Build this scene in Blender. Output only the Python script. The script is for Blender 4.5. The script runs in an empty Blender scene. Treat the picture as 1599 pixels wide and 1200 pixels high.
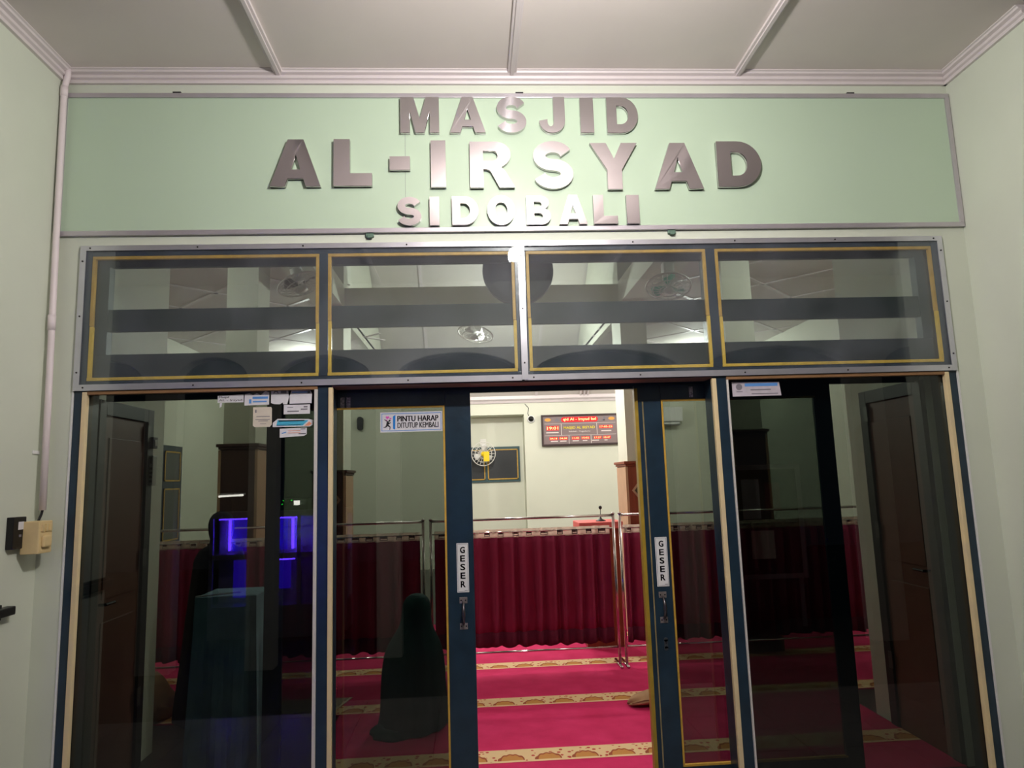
import bpy, bmesh, math, random
from mathutils import Vector, Matrix
random.seed(7)
D = bpy.data
SC = bpy.context.scene
COL = SC.collection
PI = math.pi

# ------------------------------------------------------------------ camera
cam = D.objects.new('camera', D.cameras.new('camera'))
COL.objects.link(cam)
ax = Vector((0.99801756, -0.05441444, -0.03162294))
ay = Vector((0.02380558, -0.13874348, 0.99004219))
az = Vector((0.05826006, 0.98883230, 0.13717306))
m = Matrix(((ax.x, ay.x, -az.x, -0.29), (ax.y, ay.y, -az.y, -3.66), (ax.z, ay.z, -az.z, 1.60), (0, 0, 0, 1)))
cam.matrix_world = m
cam.data.sensor_width = 36.0
cam.data.lens = 1072.2 * 36 / 1599
cam.data.clip_start = 0.05
SC.camera = cam

# ------------------------------------------------------------------ world, exposure, lamps
w = D.worlds.new('night'); SC.world = w; w.use_nodes = True
w.node_tree.nodes['Background'].inputs[0].default_value = (0.012, 0.014, 0.02, 1)
w.node_tree.nodes['Background'].inputs[1].default_value = 1.0
SC.view_settings.view_transform = 'Standard'
SC.view_settings.look = 'None'
SC.view_settings.exposure = 0.0
SC.view_settings.gamma = 1.0
SC.view_settings.use_curve_mapping = False

def lamp(name, loc, watt, col, r):
    l = D.lights.new(name, 'POINT'); l.energy = watt; l.color = col; l.shadow_soft_size = r
    o = D.objects.new(name, l); COL.objects.link(o); o.location = loc
    return o
PORCH = (1.0, 0.95, 0.92)
HALL = (1.0, 0.97, 0.93)
lamp('porch_lamp', (0.10, -1.88, 3.46), 160, PORCH, 0.06)
lamp('hall_light', (-0.16, 4.0, 3.06), 130, HALL, 0.05)
lamp('hall_light', (0.4, 6.6, 3.6), 200, HALL, 0.10)  # unseen light added to fill the rear bay
lamp('hall_light', (-2.9, 7.3, 3.3), 80, HALL, 0.08)  # unseen fill light, added to brighten the far wall at left
lamp('hall_light', (3.4, 7.3, 3.3), 85, HALL, 0.08)  # its counterpart, added to brighten the far wall at right
lamp('aisle_lamp', (3.3, 1.75, 3.55), 58, HALL, 0.06)
lamp('aisle_lamp', (-3.3, 1.75, 3.55), 30, HALL, 0.06)

# ------------------------------------------------------------------ materials
def srgb(c):
    o = []
    for v in c:
        v /= 255.0
        o.append(v / 12.92 if v <= 0.04045 else ((v + 0.055) / 1.055) ** 2.4)
    return (*o, 1.0)

MATS = {}
def mat(name, rgb, rough=0.6, metal=0.0, spec=0.4, vary=0.0, vscale=8.0, bump=0.0, bscale=60.0, emit=0.0, rgb2=None, stretch=None):
    if name in MATS: return MATS[name]
    M = D.materials.new(name); M.use_nodes = True
    nt = M.node_tree; b = nt.nodes['Principled BSDF']
    c = srgb(rgb)
    b.inputs['Base Color'].default_value = c
    b.inputs['Roughness'].default_value = rough
    b.inputs['Metallic'].default_value = metal
    b.inputs['Specular IOR Level'].default_value = spec
    if emit:
        b.inputs['Emission Color'].default_value = c
        b.inputs['Emission Strength'].default_value = emit
    if vary or bump:
        tc = nt.nodes.new('ShaderNodeTexCoord')
        src = tc.outputs['Object']
        if stretch:
            mp = nt.nodes.new('ShaderNodeMapping'); mp.inputs['Scale'].default_value = stretch
            nt.links.new(src, mp.inputs[0]); src = mp.outputs[0]
    if vary:
        n = nt.nodes.new('ShaderNodeTexNoise'); n.inputs['Scale'].default_value = vscale; n.inputs['Detail'].default_value = 5
        nt.links.new(src, n.inputs['Vector'])
        r = nt.nodes.new('ShaderNodeValToRGB')
        r.color_ramp.elements[0].position = 0.3; r.color_ramp.elements[1].position = 0.7
        c2 = srgb(rgb2) if rgb2 else tuple(max(0, v * (1 - vary)) for v in c[:3]) + (1,)
        r.color_ramp.elements[0].color = c2; r.color_ramp.elements[1].color = c
        nt.links.new(n.outputs['Fac'], r.inputs[0]); nt.links.new(r.outputs[0], b.inputs['Base Color'])
    if bump:
        n = nt.nodes.new('ShaderNodeTexNoise'); n.inputs['Scale'].default_value = bscale; n.inputs['Detail'].default_value = 4
        nt.links.new(src, n.inputs['Vector'])
        bp = nt.nodes.new('ShaderNodeBump'); bp.inputs['Strength'].default_value = bump; bp.inputs['Distance'].default_value = 0.01
        nt.links.new(n.outputs['Fac'], bp.inputs['Height']); nt.links.new(bp.outputs[0], b.inputs['Normal'])
    MATS[name] = M
    return M

def glass(name, tint, haze=0.0, hazecol=(200, 205, 210)):
    M = D.materials.new(name); M.use_nodes = True
    nt = M.node_tree; nt.nodes.clear()
    out = nt.nodes.new('ShaderNodeOutputMaterial')
    tr = nt.nodes.new('ShaderNodeBsdfTransparent'); tr.inputs[0].default_value = (*[math.sqrt(v) for v in tint], 1)
    gl = nt.nodes.new('ShaderNodeBsdfGlossy'); gl.inputs['Roughness'].default_value = 0.0
    gl.inputs['Color'].default_value = (1, 1, 1, 1)
    lw = nt.nodes.new('ShaderNodeLayerWeight'); lw.inputs[0].default_value = 0.5
    pw = nt.nodes.new('ShaderNodeMath'); pw.operation = 'POWER'; pw.inputs[1].default_value = 5.0
    nt.links.new(lw.outputs['Facing'], pw.inputs[0])
    ma = nt.nodes.new('ShaderNodeMath'); ma.operation = 'MULTIPLY_ADD'; ma.inputs[1].default_value = 0.95; ma.inputs[2].default_value = 0.045
    nt.links.new(pw.outputs[0], ma.inputs[0])
    mx = nt.nodes.new('ShaderNodeMixShader')
    nt.links.new(ma.outputs[0], mx.inputs[0]); nt.links.new(tr.outputs[0], mx.inputs[1]); nt.links.new(gl.outputs[0], mx.inputs[2])
    last = mx.outputs[0]
    if haze:
        tc = nt.nodes.new('ShaderNodeTexCoord')
        n = nt.nodes.new('ShaderNodeTexNoise'); n.inputs['Scale'].default_value = 3.0; n.inputs['Detail'].default_value = 8
        nt.links.new(tc.outputs['Object'], n.inputs['Vector'])
        r = nt.nodes.new('ShaderNodeMapRange'); r.inputs[1].default_value = 0.35; r.inputs[2].default_value = 0.8
        r.inputs[3].default_value = haze * 0.4; r.inputs[4].default_value = haze * 2
        nt.links.new(n.outputs['Fac'], r.inputs[0])
        df = nt.nodes.new('ShaderNodeBsdfDiffuse'); df.inputs[0].default_value = srgb(hazecol)
        m2 = nt.nodes.new('ShaderNodeMixShader')
        nt.links.new(r.outputs[0], m2.inputs[0]); nt.links.new(last, m2.inputs[1]); nt.links.new(df.outputs[0], m2.inputs[2])
        last = m2.outputs[0]
    nt.links.new(last, out.inputs[0])
    MATS[name] = M
    return M

wall_m = mat('pale_green_paint', (208, 214, 198), 0.55, vary=0.05, vscale=2.5, bump=0.05, bscale=30)
hallwall_m = mat('hall_green_paint', (217, 219, 202), 0.6, vary=0.04, vscale=2, bump=0.04, bscale=30)
board_m = mat('mint_panel', (186, 206, 182), 0.28, vary=0.03, vscale=1.5)
ceil_m = mat('ceiling_board', (224, 215, 210), 0.7, vary=0.07, vscale=1.6)
hceil_m = mat('hall_ceiling_board', (206, 200, 192), 0.7, vary=0.04, vscale=1.6)
trimp_m = mat('lilac_white_gloss', (218, 209, 209), 0.4, vary=0.05, vscale=6)
alu_m = mat('aluminium', (205, 205, 212), 0.3, metal=0.75, vary=0.08, vscale=14)
alub_m = mat('aluminium_frame', (196, 190, 196), 0.35, metal=0.6, vary=0.08, vscale=10)
steel_m = mat('polished_steel', (204, 198, 201), 0.16, metal=1.0, bump=0.02, bscale=3)
steelside_m = mat('steel_side', (150, 144, 150), 0.3, metal=1.0)
navy_m = mat('navy_gloss_paint', (34, 55, 71), 0.3, spec=0.5, vary=0.35, vscale=9, bump=0.12, bscale=22)
teal_m = mat('teal_louver_paint', (64, 92, 96), 0.5, vary=0.15, vscale=5)
gold_m = mat('gold_bead', (206, 164, 66), 0.45, vary=0.2, vscale=30)
yellow_m = mat('yellow_bead', (236, 198, 70), 0.45, vary=0.18, vscale=26)
cream_m = mat('cream_bead', (228, 206, 158), 0.55, vary=0.2, vscale=9, rgb2=(214, 196, 158))
white_m = mat('white_plastic', (226, 226, 224), 0.4)
conduit_m = mat('conduit_plastic', (228, 216, 218), 0.45, vary=0.05)
black_m = mat('black_plastic', (20, 19, 21), 0.4)
dark_m = mat('screw_dark', (40, 38, 40), 0.5)
ivory_m = mat('ivory_box', (222, 198, 146), 0.45, vary=0.08, vscale=20)
paper_m = mat('white_paper', (222, 220, 224), 0.6, vary=0.08, vscale=40)
paperc_m = mat('cream_paper', (216, 206, 190), 0.6, vary=0.08, vscale=30)
ink_m = mat('ink_black', (24, 22, 28), 0.6)
inkg_m = mat('ink_grey', (120, 116, 124), 0.6)
inkb_m = mat('ink_blue', (92, 148, 214), 0.6)
inkc_m = mat('ink_cyan', (70, 170, 204), 0.6)
inko_m = mat('ink_orange', (226, 150, 118), 0.6)
blue_m = mat('sticker_blue', (34, 128, 206), 0.5)
pink_m = mat('sticker_pink', (226, 92, 190), 0.5)
maroon_m = mat('maroon_cloth', (168, 60, 96), 0.8, spec=0.2, vary=0.12, vscale=6)
band_m = mat('heading_band', (238, 224, 214), 0.7, vary=0.1, vscale=20)
def translucent(M, f):
    nt = M.node_tree; b = nt.nodes['Principled BSDF']; out = nt.nodes['Material Output']
    t = nt.nodes.new('ShaderNodeBsdfTranslucent'); t.inputs[0].default_value = b.inputs['Base Color'].default_value
    x = nt.nodes.new('ShaderNodeMixShader'); x.inputs[0].default_value = f
    nt.links.new(b.outputs[0], x.inputs[1]); nt.links.new(t.outputs[0], x.inputs[2]); nt.links.new(x.outputs[0], out.inputs[0])
translucent(band_m, 0.65); translucent(maroon_m, 0.32)
chrome_m = mat('chrome', (206, 196, 196), 0.16, metal=1.0)
wood_m = mat('red_brown_wood', (146, 74, 48), 0.4, vary=0.22, vscale=4, stretch=(10, 10, 1))
dwood_m = mat('dark_brown_wood', (84, 56, 48), 0.45, vary=0.2, vscale=4, stretch=(10, 10, 1))
woodtrim_m = mat('light_wood_trim', (196, 160, 128), 0.5, vary=0.1, vscale=10)
door_m = mat('brown_door_panel', (118, 82, 68), 0.45, vary=0.15, vscale=5, stretch=(8, 8, 1))
dframe_m = mat('dark_door_frame', (36, 42, 41), 0.45, vary=0.2, vscale=8)
robe_m = mat('dark_green_robe', (34, 74, 74), 0.8, spec=0.2, vary=0.2, vscale=7)
batik_m = mat('black_patterned_cloth', (14, 14, 16), 0.8, spec=0.15, vary=0.2, vscale=18, rgb2=(40, 36, 38))
skin_m = mat('skin', (176, 124, 96), 0.55)
tealcloth_m = mat('teal_cloth', (136, 172, 188), 0.85, spec=0.15, vary=0.35, vscale=7, bump=0.2, bscale=25)
tan_m = mat('tan_bag_cloth', (170, 132, 92), 0.7, vary=0.2, vscale=9)
pinkcloth_m = mat('pink_red_cloth', (226, 110, 104), 0.7, vary=0.1)
fanw_m = mat('fan_white', (224, 222, 216), 0.4)
fang_m = mat('fan_mint_blade', (96, 196, 164), 0.35)
fany_m = mat('fan_yellow', (240, 208, 30), 0.5)
tile_m = mat('porch_tile', (150, 146, 142), 0.3, vary=0.12, vscale=3)
hfloor_m = mat('hall_tile', (58, 54, 54), 0.3, vary=0.1, vscale=3)
ground_m = mat('dark_ground', (84, 80, 76), 0.8, vary=0.3, vscale=3)
panel_m = mat('clock_panel', (132, 116, 116), 0.35)
dkframe_m = mat('clock_frame', (58, 42, 42), 0.4)
red_m = mat('led_red_field', (214, 16, 26), 0.5, emit=0.55)
led_m = mat('led_digit', (255, 176, 120), 0.5, emit=1.6)
amber_m = mat('amber_mark', (222, 160, 72), 0.5)
ytext_m = mat('yellow_print', (226, 206, 40), 0.5)
wtext_m = mat('white_print', (224, 214, 210), 0.5)
bulb_m = mat('lit_bulb', (255, 250, 236), 0.5, emit=18.0)
uv_m = mat('violet_led', (90, 50, 255), 0.5, emit=40.0)
uvw_m = mat('white_tube', (255, 250, 240), 0.5, emit=14.0)
green_m = mat('green_led', (40, 255, 60), 0.5, emit=8.0)
redled_m = mat('red_led', (255, 30, 50), 0.5, emit=3.0)
dglass_m = mat('dark_window_glass', (70, 72, 74), 0.15, spec=0.5)
arcade_m = mat('arcade_plaster', (206, 204, 196), 0.7, vary=0.06)
clear_gl = glass('transom_glass', (0.84, 0.87, 0.87), haze=0.04, hazecol=(196, 200, 214))  # pale diffuse haze: dusty film, and porch light reflected in the sheet
tint_gl = glass('transom_tint', (0.40, 0.45, 0.43))
dark_gl = glass('tinted_glass', (0.185, 0.215, 0.19))
case_gl = glass('case_glass', (0.85, 0.85, 0.88))

def carpet_material():
    M = D.materials.new('red_prayer_carpet'); M.use_nodes = True
    nt = M.node_tree; b = nt.nodes['Principled BSDF']
    b.inputs['Roughness'].default_value = 0.95; b.inputs['Specular IOR Level'].default_value = 0.1
    L = nt.links.new
    def mth(op, a, c=None, d=None):
        n = nt.nodes.new('ShaderNodeMath'); n.operation = op
        for i, v in enumerate((a, c, d)):
            if v is None: continue
            if isinstance(v, (int, float)): n.inputs[i].default_value = v
            else: L(v, n.inputs[i])
        return n.outputs[0]
    def mix(f, c1, c2):
        n = nt.nodes.new('ShaderNodeMix'); n.data_type = 'RGBA'
        L(f, n.inputs[0])
        for v, k in ((c1, 6), (c2, 7)):
            if isinstance(v, tuple): n.inputs[k].default_value = v
            else: L(v, n.inputs[k])
        return n.outputs[2]
    tc = nt.nodes.new('ShaderNodeTexCoord'); sp = nt.nodes.new('ShaderNodeSeparateXYZ'); L(tc.outputs['Object'], sp.inputs[0])
    x, y = sp.outputs[0], sp.outputs[1]
    ns = nt.nodes.new('ShaderNodeTexNoise'); ns.inputs['Scale'].default_value = 5; ns.inputs['Detail'].default_value = 6; L(tc.outputs['Object'], ns.inputs['Vector'])
    rp = nt.nodes.new('ShaderNodeValToRGB'); rp.color_ramp.elements[0].position = .3; rp.color_ramp.elements[1].position = .7
    rp.color_ramp.elements[0].color = srgb((192, 44, 90)); rp.color_ramp.elements[1].color = srgb((210, 56, 106)); L(ns.outputs['Fac'], rp.inputs[0])
    # border band: y in 0.01..0.19 ; domes every 0.21 m
    u = mth('SUBTRACT', mth('FRACT', mth('DIVIDE', mth('ADD', x, 20), 0.215)), 0.5)          # -0.5..0.5
    v = mth('DIVIDE', mth('SUBTRACT', y, 0.03), 0.085)
    uu = mth('DIVIDE', u, 0.34)
    lump = mth('MULTIPLY', mth('SINE', mth('MULTIPLY', u, 38.0)), 0.1)
    rad = mth('ADD', mth('ADD', mth('MULTIPLY', uu, uu), mth('MULTIPLY', v, v)), lump)
    dome = mth('MULTIPLY', mth('LESS_THAN', rad, 1.0), mth('GREATER_THAN', v, 0.0))
    edge = mth('MULTIPLY', mth('MULTIPLY', mth('GREATER_THAN', rad, 0.78), mth('LESS_THAN', rad, 1.15)), mth('GREATER_THAN', v, 0.0))
    vo = nt.nodes.new('ShaderNodeTexVoronoi'); vo.inputs['Scale'].default_value = 26; L(tc.outputs['Object'], vo.inputs['Vector'])
    dots = mth('MULTIPLY', mth('LESS_THAN', vo.outputs['Distance'], 0.3), mth('GREATER_THAN', rad, 1.3))
    band = mth('MULTIPLY', mth('GREATER_THAN', y, 0.005), mth('LESS_THAN', y, 0.19))
    inner = mth('MULTIPLY', mth('GREATER_THAN', y, 0.018), mth('LESS_THAN', y, 0.178))
    c = mix(dome, srgb((226, 196, 150)), srgb((196, 138, 78)))
    c = mix(edge, c, srgb((158, 84, 60)))
    c = mix(mth('MULTIPLY', dots, inner), c, srgb((188, 74, 70)))
    c = mix(band, rp.outputs[0], c)
    L(c, b.inputs['Base Color'])
    nb = nt.nodes.new('ShaderNodeTexNoise'); nb.inputs['Scale'].default_value = 260; L(tc.outputs['Object'], nb.inputs['Vector'])
    bp = nt.nodes.new('ShaderNodeBump'); bp.inputs['Strength'].default_value = 0.4; bp.inputs['Distance'].default_value = 0.005
    L(nb.outputs['Fac'], bp.inputs['Height']); L(bp.outputs[0], b.inputs['Normal'])
    return M
carpet_m = carpet_material()

# ------------------------------------------------------------------ building helpers
ORG = {}
class MB:
    """collects shapes (world coordinates) and links them as one mesh object"""
    def __init__(s): s.bm = bmesh.new()
    def box(s, x0, x1, y0, y1, z0, z1, bev=0.0):
        r = bmesh.ops.create_cube(s.bm, size=1.0)
        vs = r['verts']
        for v in vs:
            v.co = Vector(((x0 + x1) / 2 + v.co.x * (x1 - x0), (y0 + y1) / 2 + v.co.y * (y1 - y0), (z0 + z1) / 2 + v.co.z * (z1 - z0)))
        if bev:
            es = list({e for v in vs for e in v.link_edges})
            bmesh.ops.bevel(s.bm, geom=es, offset=bev, segments=2, affect='EDGES', profile=0.6)
        return s
    def prism(s, pts, axis, a, b):
        """pts: outline in the two other axes (in x,y,z order), extruded along axis from a to b"""
        def mk(p, t):
            return Vector((t, p[0], p[1])) if axis == 'x' else Vector((p[0], t, p[1])) if axis == 'y' else Vector((p[0], p[1], t))
        A = [s.bm.verts.new(mk(p, a)) for p in pts]; B = [s.bm.verts.new(mk(p, b)) for p in pts]
        n = len(pts)
        for i in range(n):
            s.bm.faces.new((A[i], A[(i + 1) % n], B[(i + 1) % n], B[i]))
        s.bm.faces.new(A[::-1]); s.bm.faces.new(B)
        return s
    def bar(s, p, q, wx, wz, up=(0, 0, 1)):
        p, q = Vector(p), Vector(q); d = (q - p); l = d.length; d.normalize()
        u = Vector(up); sx = d.cross(u)
        if sx.length < 1e-4: u = Vector((0, 1, 0)); sx = d.cross(u)
        sx.normalize(); u = sx.cross(d)
        vs = []
        for t in (p, q):
            for a, b in ((-1, -1), (1, -1), (1, 1), (-1, 1)):
                vs.append(s.bm.verts.new(t + sx * a * wx / 2 + u * b * wz / 2))
        for f in ((3, 2, 1, 0), (4, 5, 6, 7), (0, 1, 5, 4), (1, 2, 6, 5), (2, 3, 7, 6), (3, 0, 4, 7)):
            s.bm.faces.new([vs[i] for i in f])
        return s
    def tube(s, pts, r, n=8, closed=False, cap=True):
        pts = [Vector(p) for p in pts]; rings = []
        N = len(pts); last = None
        for i, p in enumerate(pts):
            a = pts[(i - 1) % N] if (closed or i > 0) else p
            b = pts[(i + 1) % N] if (closed or i < N - 1) else p
            t = (b - a).normalized()
            u = last if last is not None else (Vector((0, 0, 1)) if abs(t.z) < 0.9 else Vector((1, 0, 0)))
            u = (u - t * u.dot(t)).normalized(); last = u
            v = t.cross(u)
            rr = r[i] if isinstance(r, (list, tuple)) else r
            rings.append([s.bm.verts.new(p + (u * math.cos(2 * PI * k / n) + v * math.sin(2 * PI * k / n)) * rr) for k in range(n)])
        R = range(N if closed else N - 1)
        for i in R:
            a, b = rings[i], rings[(i + 1) % N]
            for k in range(n):
                s.bm.faces.new((a[k], a[(k + 1) % n], b[(k + 1) % n], b[k]))
        if cap and not closed:
            s.bm.faces.new(rings[0][::-1]); s.bm.faces.new(rings[-1])
        return s
    def rings(s, rr, cap=True):
        """loft through rings of points"""
        R = [[s.bm.verts.new(Vector(p)) for p in ring] for ring in rr]; n = len(R[0])
        for a, b in zip(R, R[1:]):
            for k in range(n): s.bm.faces.new((a[k], a[(k + 1) % n], b[(k + 1) % n], b[k]))
        if cap:
            s.bm.faces.new(R[0][::-1]); s.bm.faces.new(R[-1])
        return s
    def lathe(s, prof, c, axis=(0, 0, 1), n=24):
        az_ = Vector(axis).normalized(); u = Vector((1, 0, 0)) if abs(az_.x) < .9 else Vector((0, 1, 0))
        u = (u - az_ * u.dot(az_)).normalized(); v = az_.cross(u); c = Vector(c)
        return s.rings([[c + az_ * h + (u * math.cos(2 * PI * k / n) + v * math.sin(2 * PI * k / n)) * max(r, 1e-4) for k in range(n)] for r, h in prof])
    def sheet(s, pts_grid):
        G = [[s.bm.verts.new(Vector(p)) for p in row] for row in pts_grid]
        for a, b in zip(G, G[1:]):
            for i in range(len(a) - 1): s.bm.faces.new((a[i], a[i + 1], b[i + 1], b[i]))
        return s
    def poly(s, pts, y, t):
        """flat outline given as (x,z), front face at y, thickness t behind it"""
        return s.prism(pts, 'y', y, y + t)
    def text(s, txt, x0, x1, z0, z1, y, depth, offset=0.0, res=3, shear=0.0):
        """lettering filling the rectangle, its front face at y (facing -y), depth behind"""
        cu = D.curves.new('tmp', 'FONT'); cu.body = txt; cu.extrude = 0.5; cu.offset = offset; cu.resolution_u = res; cu.shear = shear
        o = D.objects.new('tmp', cu); COL.objects.link(o)
        dg = bpy.context.evaluated_depsgraph_get(); dg.update()
        me = D.meshes.new_from_object(o.evaluated_get(dg))
        D.objects.remove(o); D.curves.remove(cu)
        xs = [v.co.x for v in me.vertices]; ys = [v.co.y for v in me.vertices]; zs = [v.co.z for v in me.vertices]
        ax0, ax1, ay0, ay1, az0, az1 = min(xs), max(xs), min(ys), max(ys), min(zs), max(zs)
        for v in me.vertices:
            a = (v.co.x - ax0) / max(ax1 - ax0, 1e-6); b = (v.co.y - ay0) / max(ay1 - ay0, 1e-6); c = (v.co.z - az0) / max(az1 - az0, 1e-6)
            v.co = Vector((x0 + a * (x1 - x0), y + depth * (1 - c), z0 + b * (z1 - z0)))
        s.bm.from_mesh(me); D.meshes.remove(me)
        return s
    def build(s, name, material, parent=None, label=None, smooth=False, cat=None, group=None, kind=None, origin=None, weld=False):
        if weld: bmesh.ops.remove_doubles(s.bm, verts=s.bm.verts, dist=1e-4)
        bmesh.ops.recalc_face_normals(s.bm, faces=s.bm.faces)
        org = Vector(origin) if origin is not None else Vector((0, 0, 0))
        if parent is not None: org = ORG[parent.name]
        if org.length: bmesh.ops.translate(s.bm, verts=s.bm.verts, vec=-org)
        me = D.meshes.new(name); s.bm.to_mesh(me); s.bm.free()
        if smooth:
            for p in me.polygons: p.use_smooth = True
        mats = material if isinstance(material, (list, tuple)) else [material]
        for mm in mats: me.materials.append(mm)
        o = D.objects.new(name, me); COL.objects.link(o)
        if parent is not None: o.parent = parent
        else: o.location = org
        ORG[o.name] = org
        tag(o, label, cat, group, kind)
        return o

def tag(o, label=None, cat=None, group=None, kind=None):
    if label: o['label'] = label
    if cat: o['category'] = cat
    if group: o['group'] = group
    if kind: o['kind'] = kind
    return o

def thing(name, label, cat, loc=(0, 0, 0), group=None, kind=None):
    o = D.objects.new(name, None); COL.objects.link(o); o.location = loc; o.empty_display_size = 0.1
    ORG[o.name] = Vector(loc)
    return tag(o, label, cat, group, kind)

def box(*a): return MB().box(*a)

# ================================================================== THE SETTING
# ---- porch
S = 'structure'
fw = MB()
fw.box(-2.50, -2.357, 0, 0.15, -0.16, 3.90).box(2.422, 2.575, 0, 0.15, -0.16, 3.90).box(-2.357, 2.422, 0, 0.15, 2.905, 3.90)
fw.box(-2.50, -2.357, 0.149, 0.16, 3.85, 3.9)
fw.build('wall_front', wall_m, None, 'pale green front wall around the glazed entrance under the letter board', cat='wall', kind=S)
box(-2.75, -2.495, -0.62, 0.15, -0.16, 3.92).build('wall_left', wall_m, None, 'pale green wall return on the left carrying conduit and meter box', cat='wall', kind=S)
box(2.57, 2.83, -0.62, 0.15, -0.16, 3.92).build('wall_right', wall_m, None, 'bare pale green wall return at the right of the entrance', cat='wall', kind=S)
c = thing('ceiling', 'grey porch ceiling of flat boards with white battens', 'ceiling', (0, -2, 3.9), kind=S)
xs = [-6.2, -2.5, -1.33, -0.02, 1.295, 2.575, 6.2]
for a, b in zip(xs, xs[1:]):
    box(a + 0.004, b - 0.004, -4.15, 0.0, 3.905, 3.93).build('ceiling_board', ceil_m, c)
for x in (-1.33, -0.02, 1.295):
    b = MB().box(x - 0.026, x + 0.026, -4.15, 0, 3.888, 3.905, 0.003).box(x - 0.011, x + 0.011, -4.15, 0, 3.879, 3.889, 0.002)
    b.build('batten', trimp_m, c)
# cornice: stepped profile (distance from the wall, height)
prof = [(0, 3.838), (0.018, 3.838), (0.022, 3.852), (0.016, 3.858), (0.030, 3.864), (0.034, 3.876), (0.028, 3.882), (0.048, 3.888), (0.052, 3.897), (0.062, 3.901), (0.062, 3.906), (0, 3.906)]
MB().prism([(-d, z) for d, z in prof], 'x', -2.495, 2.57).build('trim_1', trimp_m, None, 'white ridged cornice above the letter board', cat='cornice', kind=S)
MB().prism([(-2.495 + d, z) for d, z in prof], 'y', -0.62, 0).build('trim_2', trimp_m, None, 'white ridged cornice running out over the left wall', cat='cornice', kind=S)
MB().prism([(2.57 - d, z) for d, z in prof], 'y', -0.62, 0).build('trim_3', trimp_m, None, 'white ridged cornice running out over the right wall', cat='cornice', kind=S)
fl = thing('floor', 'dark tiled porch floor in front of the entrance', 'floor', (0, -2, -0.16), kind=S)
for i in range(-7, 7):
    for j in range(5):
        box(i * 0.6 + 0.003, i * 0.6 + 0.597, -0.02 - j * 0.4 - 0.397, -0.02 - j * 0.4 - 0.003, -0.18, -0.16).build('tile', tile_m, fl)
box(-14, 14, -14, 0.0, -0.40, -0.35).build('floor', ground_m, None, 'dark paved yard beyond the porch arcade', cat='floor', kind=S)

# arcade wall behind the photographer (seen mirrored in the glass)
ar = MB()
arches = [(-6.2, -5.3), (-5.0, -3.95), (-3.6, -2.80), (-2.50, -1.43), (-1.15, 0.27), (0.42, 2.15), (2.45, 4.2), (4.6, 5.9)]
prev = -6.4
for x0, x1 in arches:
    ar.box(prev, x0, -4.35, -4.15, -0.36, 3.93)
    n = 14; cx, hw = (x0 + x1) / 2, (x1 - x0) / 2
    pts = [(cx + hw * math.cos(PI - PI * k / n), 2.80 + 0.27 * math.sin(PI * k / n)) for k in range(n + 1)]
    for p, q in zip(pts, pts[1:]):
        ar.prism([(p[0], p[1]), (q[0], q[1]), (q[0], 3.93), (p[0], 3.93)], 'y', -4.35, -4.15)
    prev = x1
ar.box(prev, 6.4, -4.35, -4.15, -0.36, 3.93)
ar.build('wall_back', arcade_m, None, 'arcade wall with arched openings along the outer porch edge', cat='wall', kind=S)

# ---- prayer hall
box(-4.7, 4.7, 0.0, 11.2, -0.06, -0.012).build('floor', hfloor_m, None, 'tiled hall floor beneath the prayer carpets', cat='floor', kind=S)
BK = 9.5
bw = MB()
bw.box(-4.7, -0.50, BK, BK + 0.6, -0.05, 7.6).box(0.695, 4.7, BK, BK + 0.6, -0.05, 7.6).box(-0.50, 0.695, BK, BK + 0.6, 2.83, 7.6)
bw.box(-0.50, 0.695, BK + 0.45, BK + 0.6, -0.05, 2.83)
bw.build('wall_back', hallwall_m, None, 'far green hall wall with the recess and prayer clock', cat='wall', kind=S)
box(-4.85, -4.6, 0.15, BK + 0.6, -0.05, 3.9).build('wall_left', hallwall_m, None, 'green hall side wall on the left holding the tall narrow window', cat='wall', kind=S)
box(4.6, 4.85, 0.15, BK + 0.6, -0.05, 3.9).build('wall_right', hallwall_m, None, 'plain green hall side wall on the right', cat='wall', kind=S)
box(-4.6, -2.33, 0.15, 1.0, -0.05, 3.74).build('wall_left', hallwall_m, None, 'green wall stub behind the left pane that holds a dark door', cat='wall', kind=S)
box(2.33, 4.6, 0.15, 1.0, -0.05, 3.74).build('wall_right', hallwall_m, None, 'green wall stub behind the right pane that holds a dark door', cat='wall', kind=S)
# flat aisle ceilings, pitched centre
for sgn, nm in ((-1, 'left'), (1, 'right')):
    x0, x1 = (1.62, 4.7) if sgn > 0 else (-4.7, -1.87)
    a = thing('ceiling', 'flat board ceiling over the %s aisle with diagonal battens' % nm, 'ceiling', (sgn * 3.1, 2.5, 3.75), kind=S)
    box(x0, x1, 0.15, 8.72, 3.75, 3.79).build('ceiling_board', hceil_m, a)
    for k in range(-4, 7):
        for d in (-1, 1):
            # diagonal lines clipped to the aisle rectangle
            cx, cy = sgn * 3.1, 2.65 + k * 1.25
            t0, t1 = -1.5, 1.5
            p = [(cx + t, cy + d * t) for t in (t0, t1)]
            pts = []
            for i in range(61):
                t = t0 + (t1 - t0) * i / 60
                yy = cy + d * t
                if 0.3 < yy < 8.6: pts.append((cx + t, yy))
            if len(pts) > 4:
                MB().bar((*pts[0], 3.747), (*pts[-1], 3.747), 0.045, 0.012).build('batten', trimp_m, a)
SL = 0.75
ry0, rz0, ry1 = BK, 3.13, 5.0
rz1 = rz0 + SL * (ry0 - ry1)
a = thing('ceiling', 'pitched board ceiling rising over the middle of the hall', 'ceiling', (0, 7, 4), kind=S)
MB().prism([(ry0 + 0.1, rz0 - 0.075), (ry1, rz1), (ry1, rz1 + 0.06), (ry0 + 0.1, rz0 - 0.015)], 'x', -4.7, 4.7).build('ceiling_board', hceil_m, a)
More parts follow.
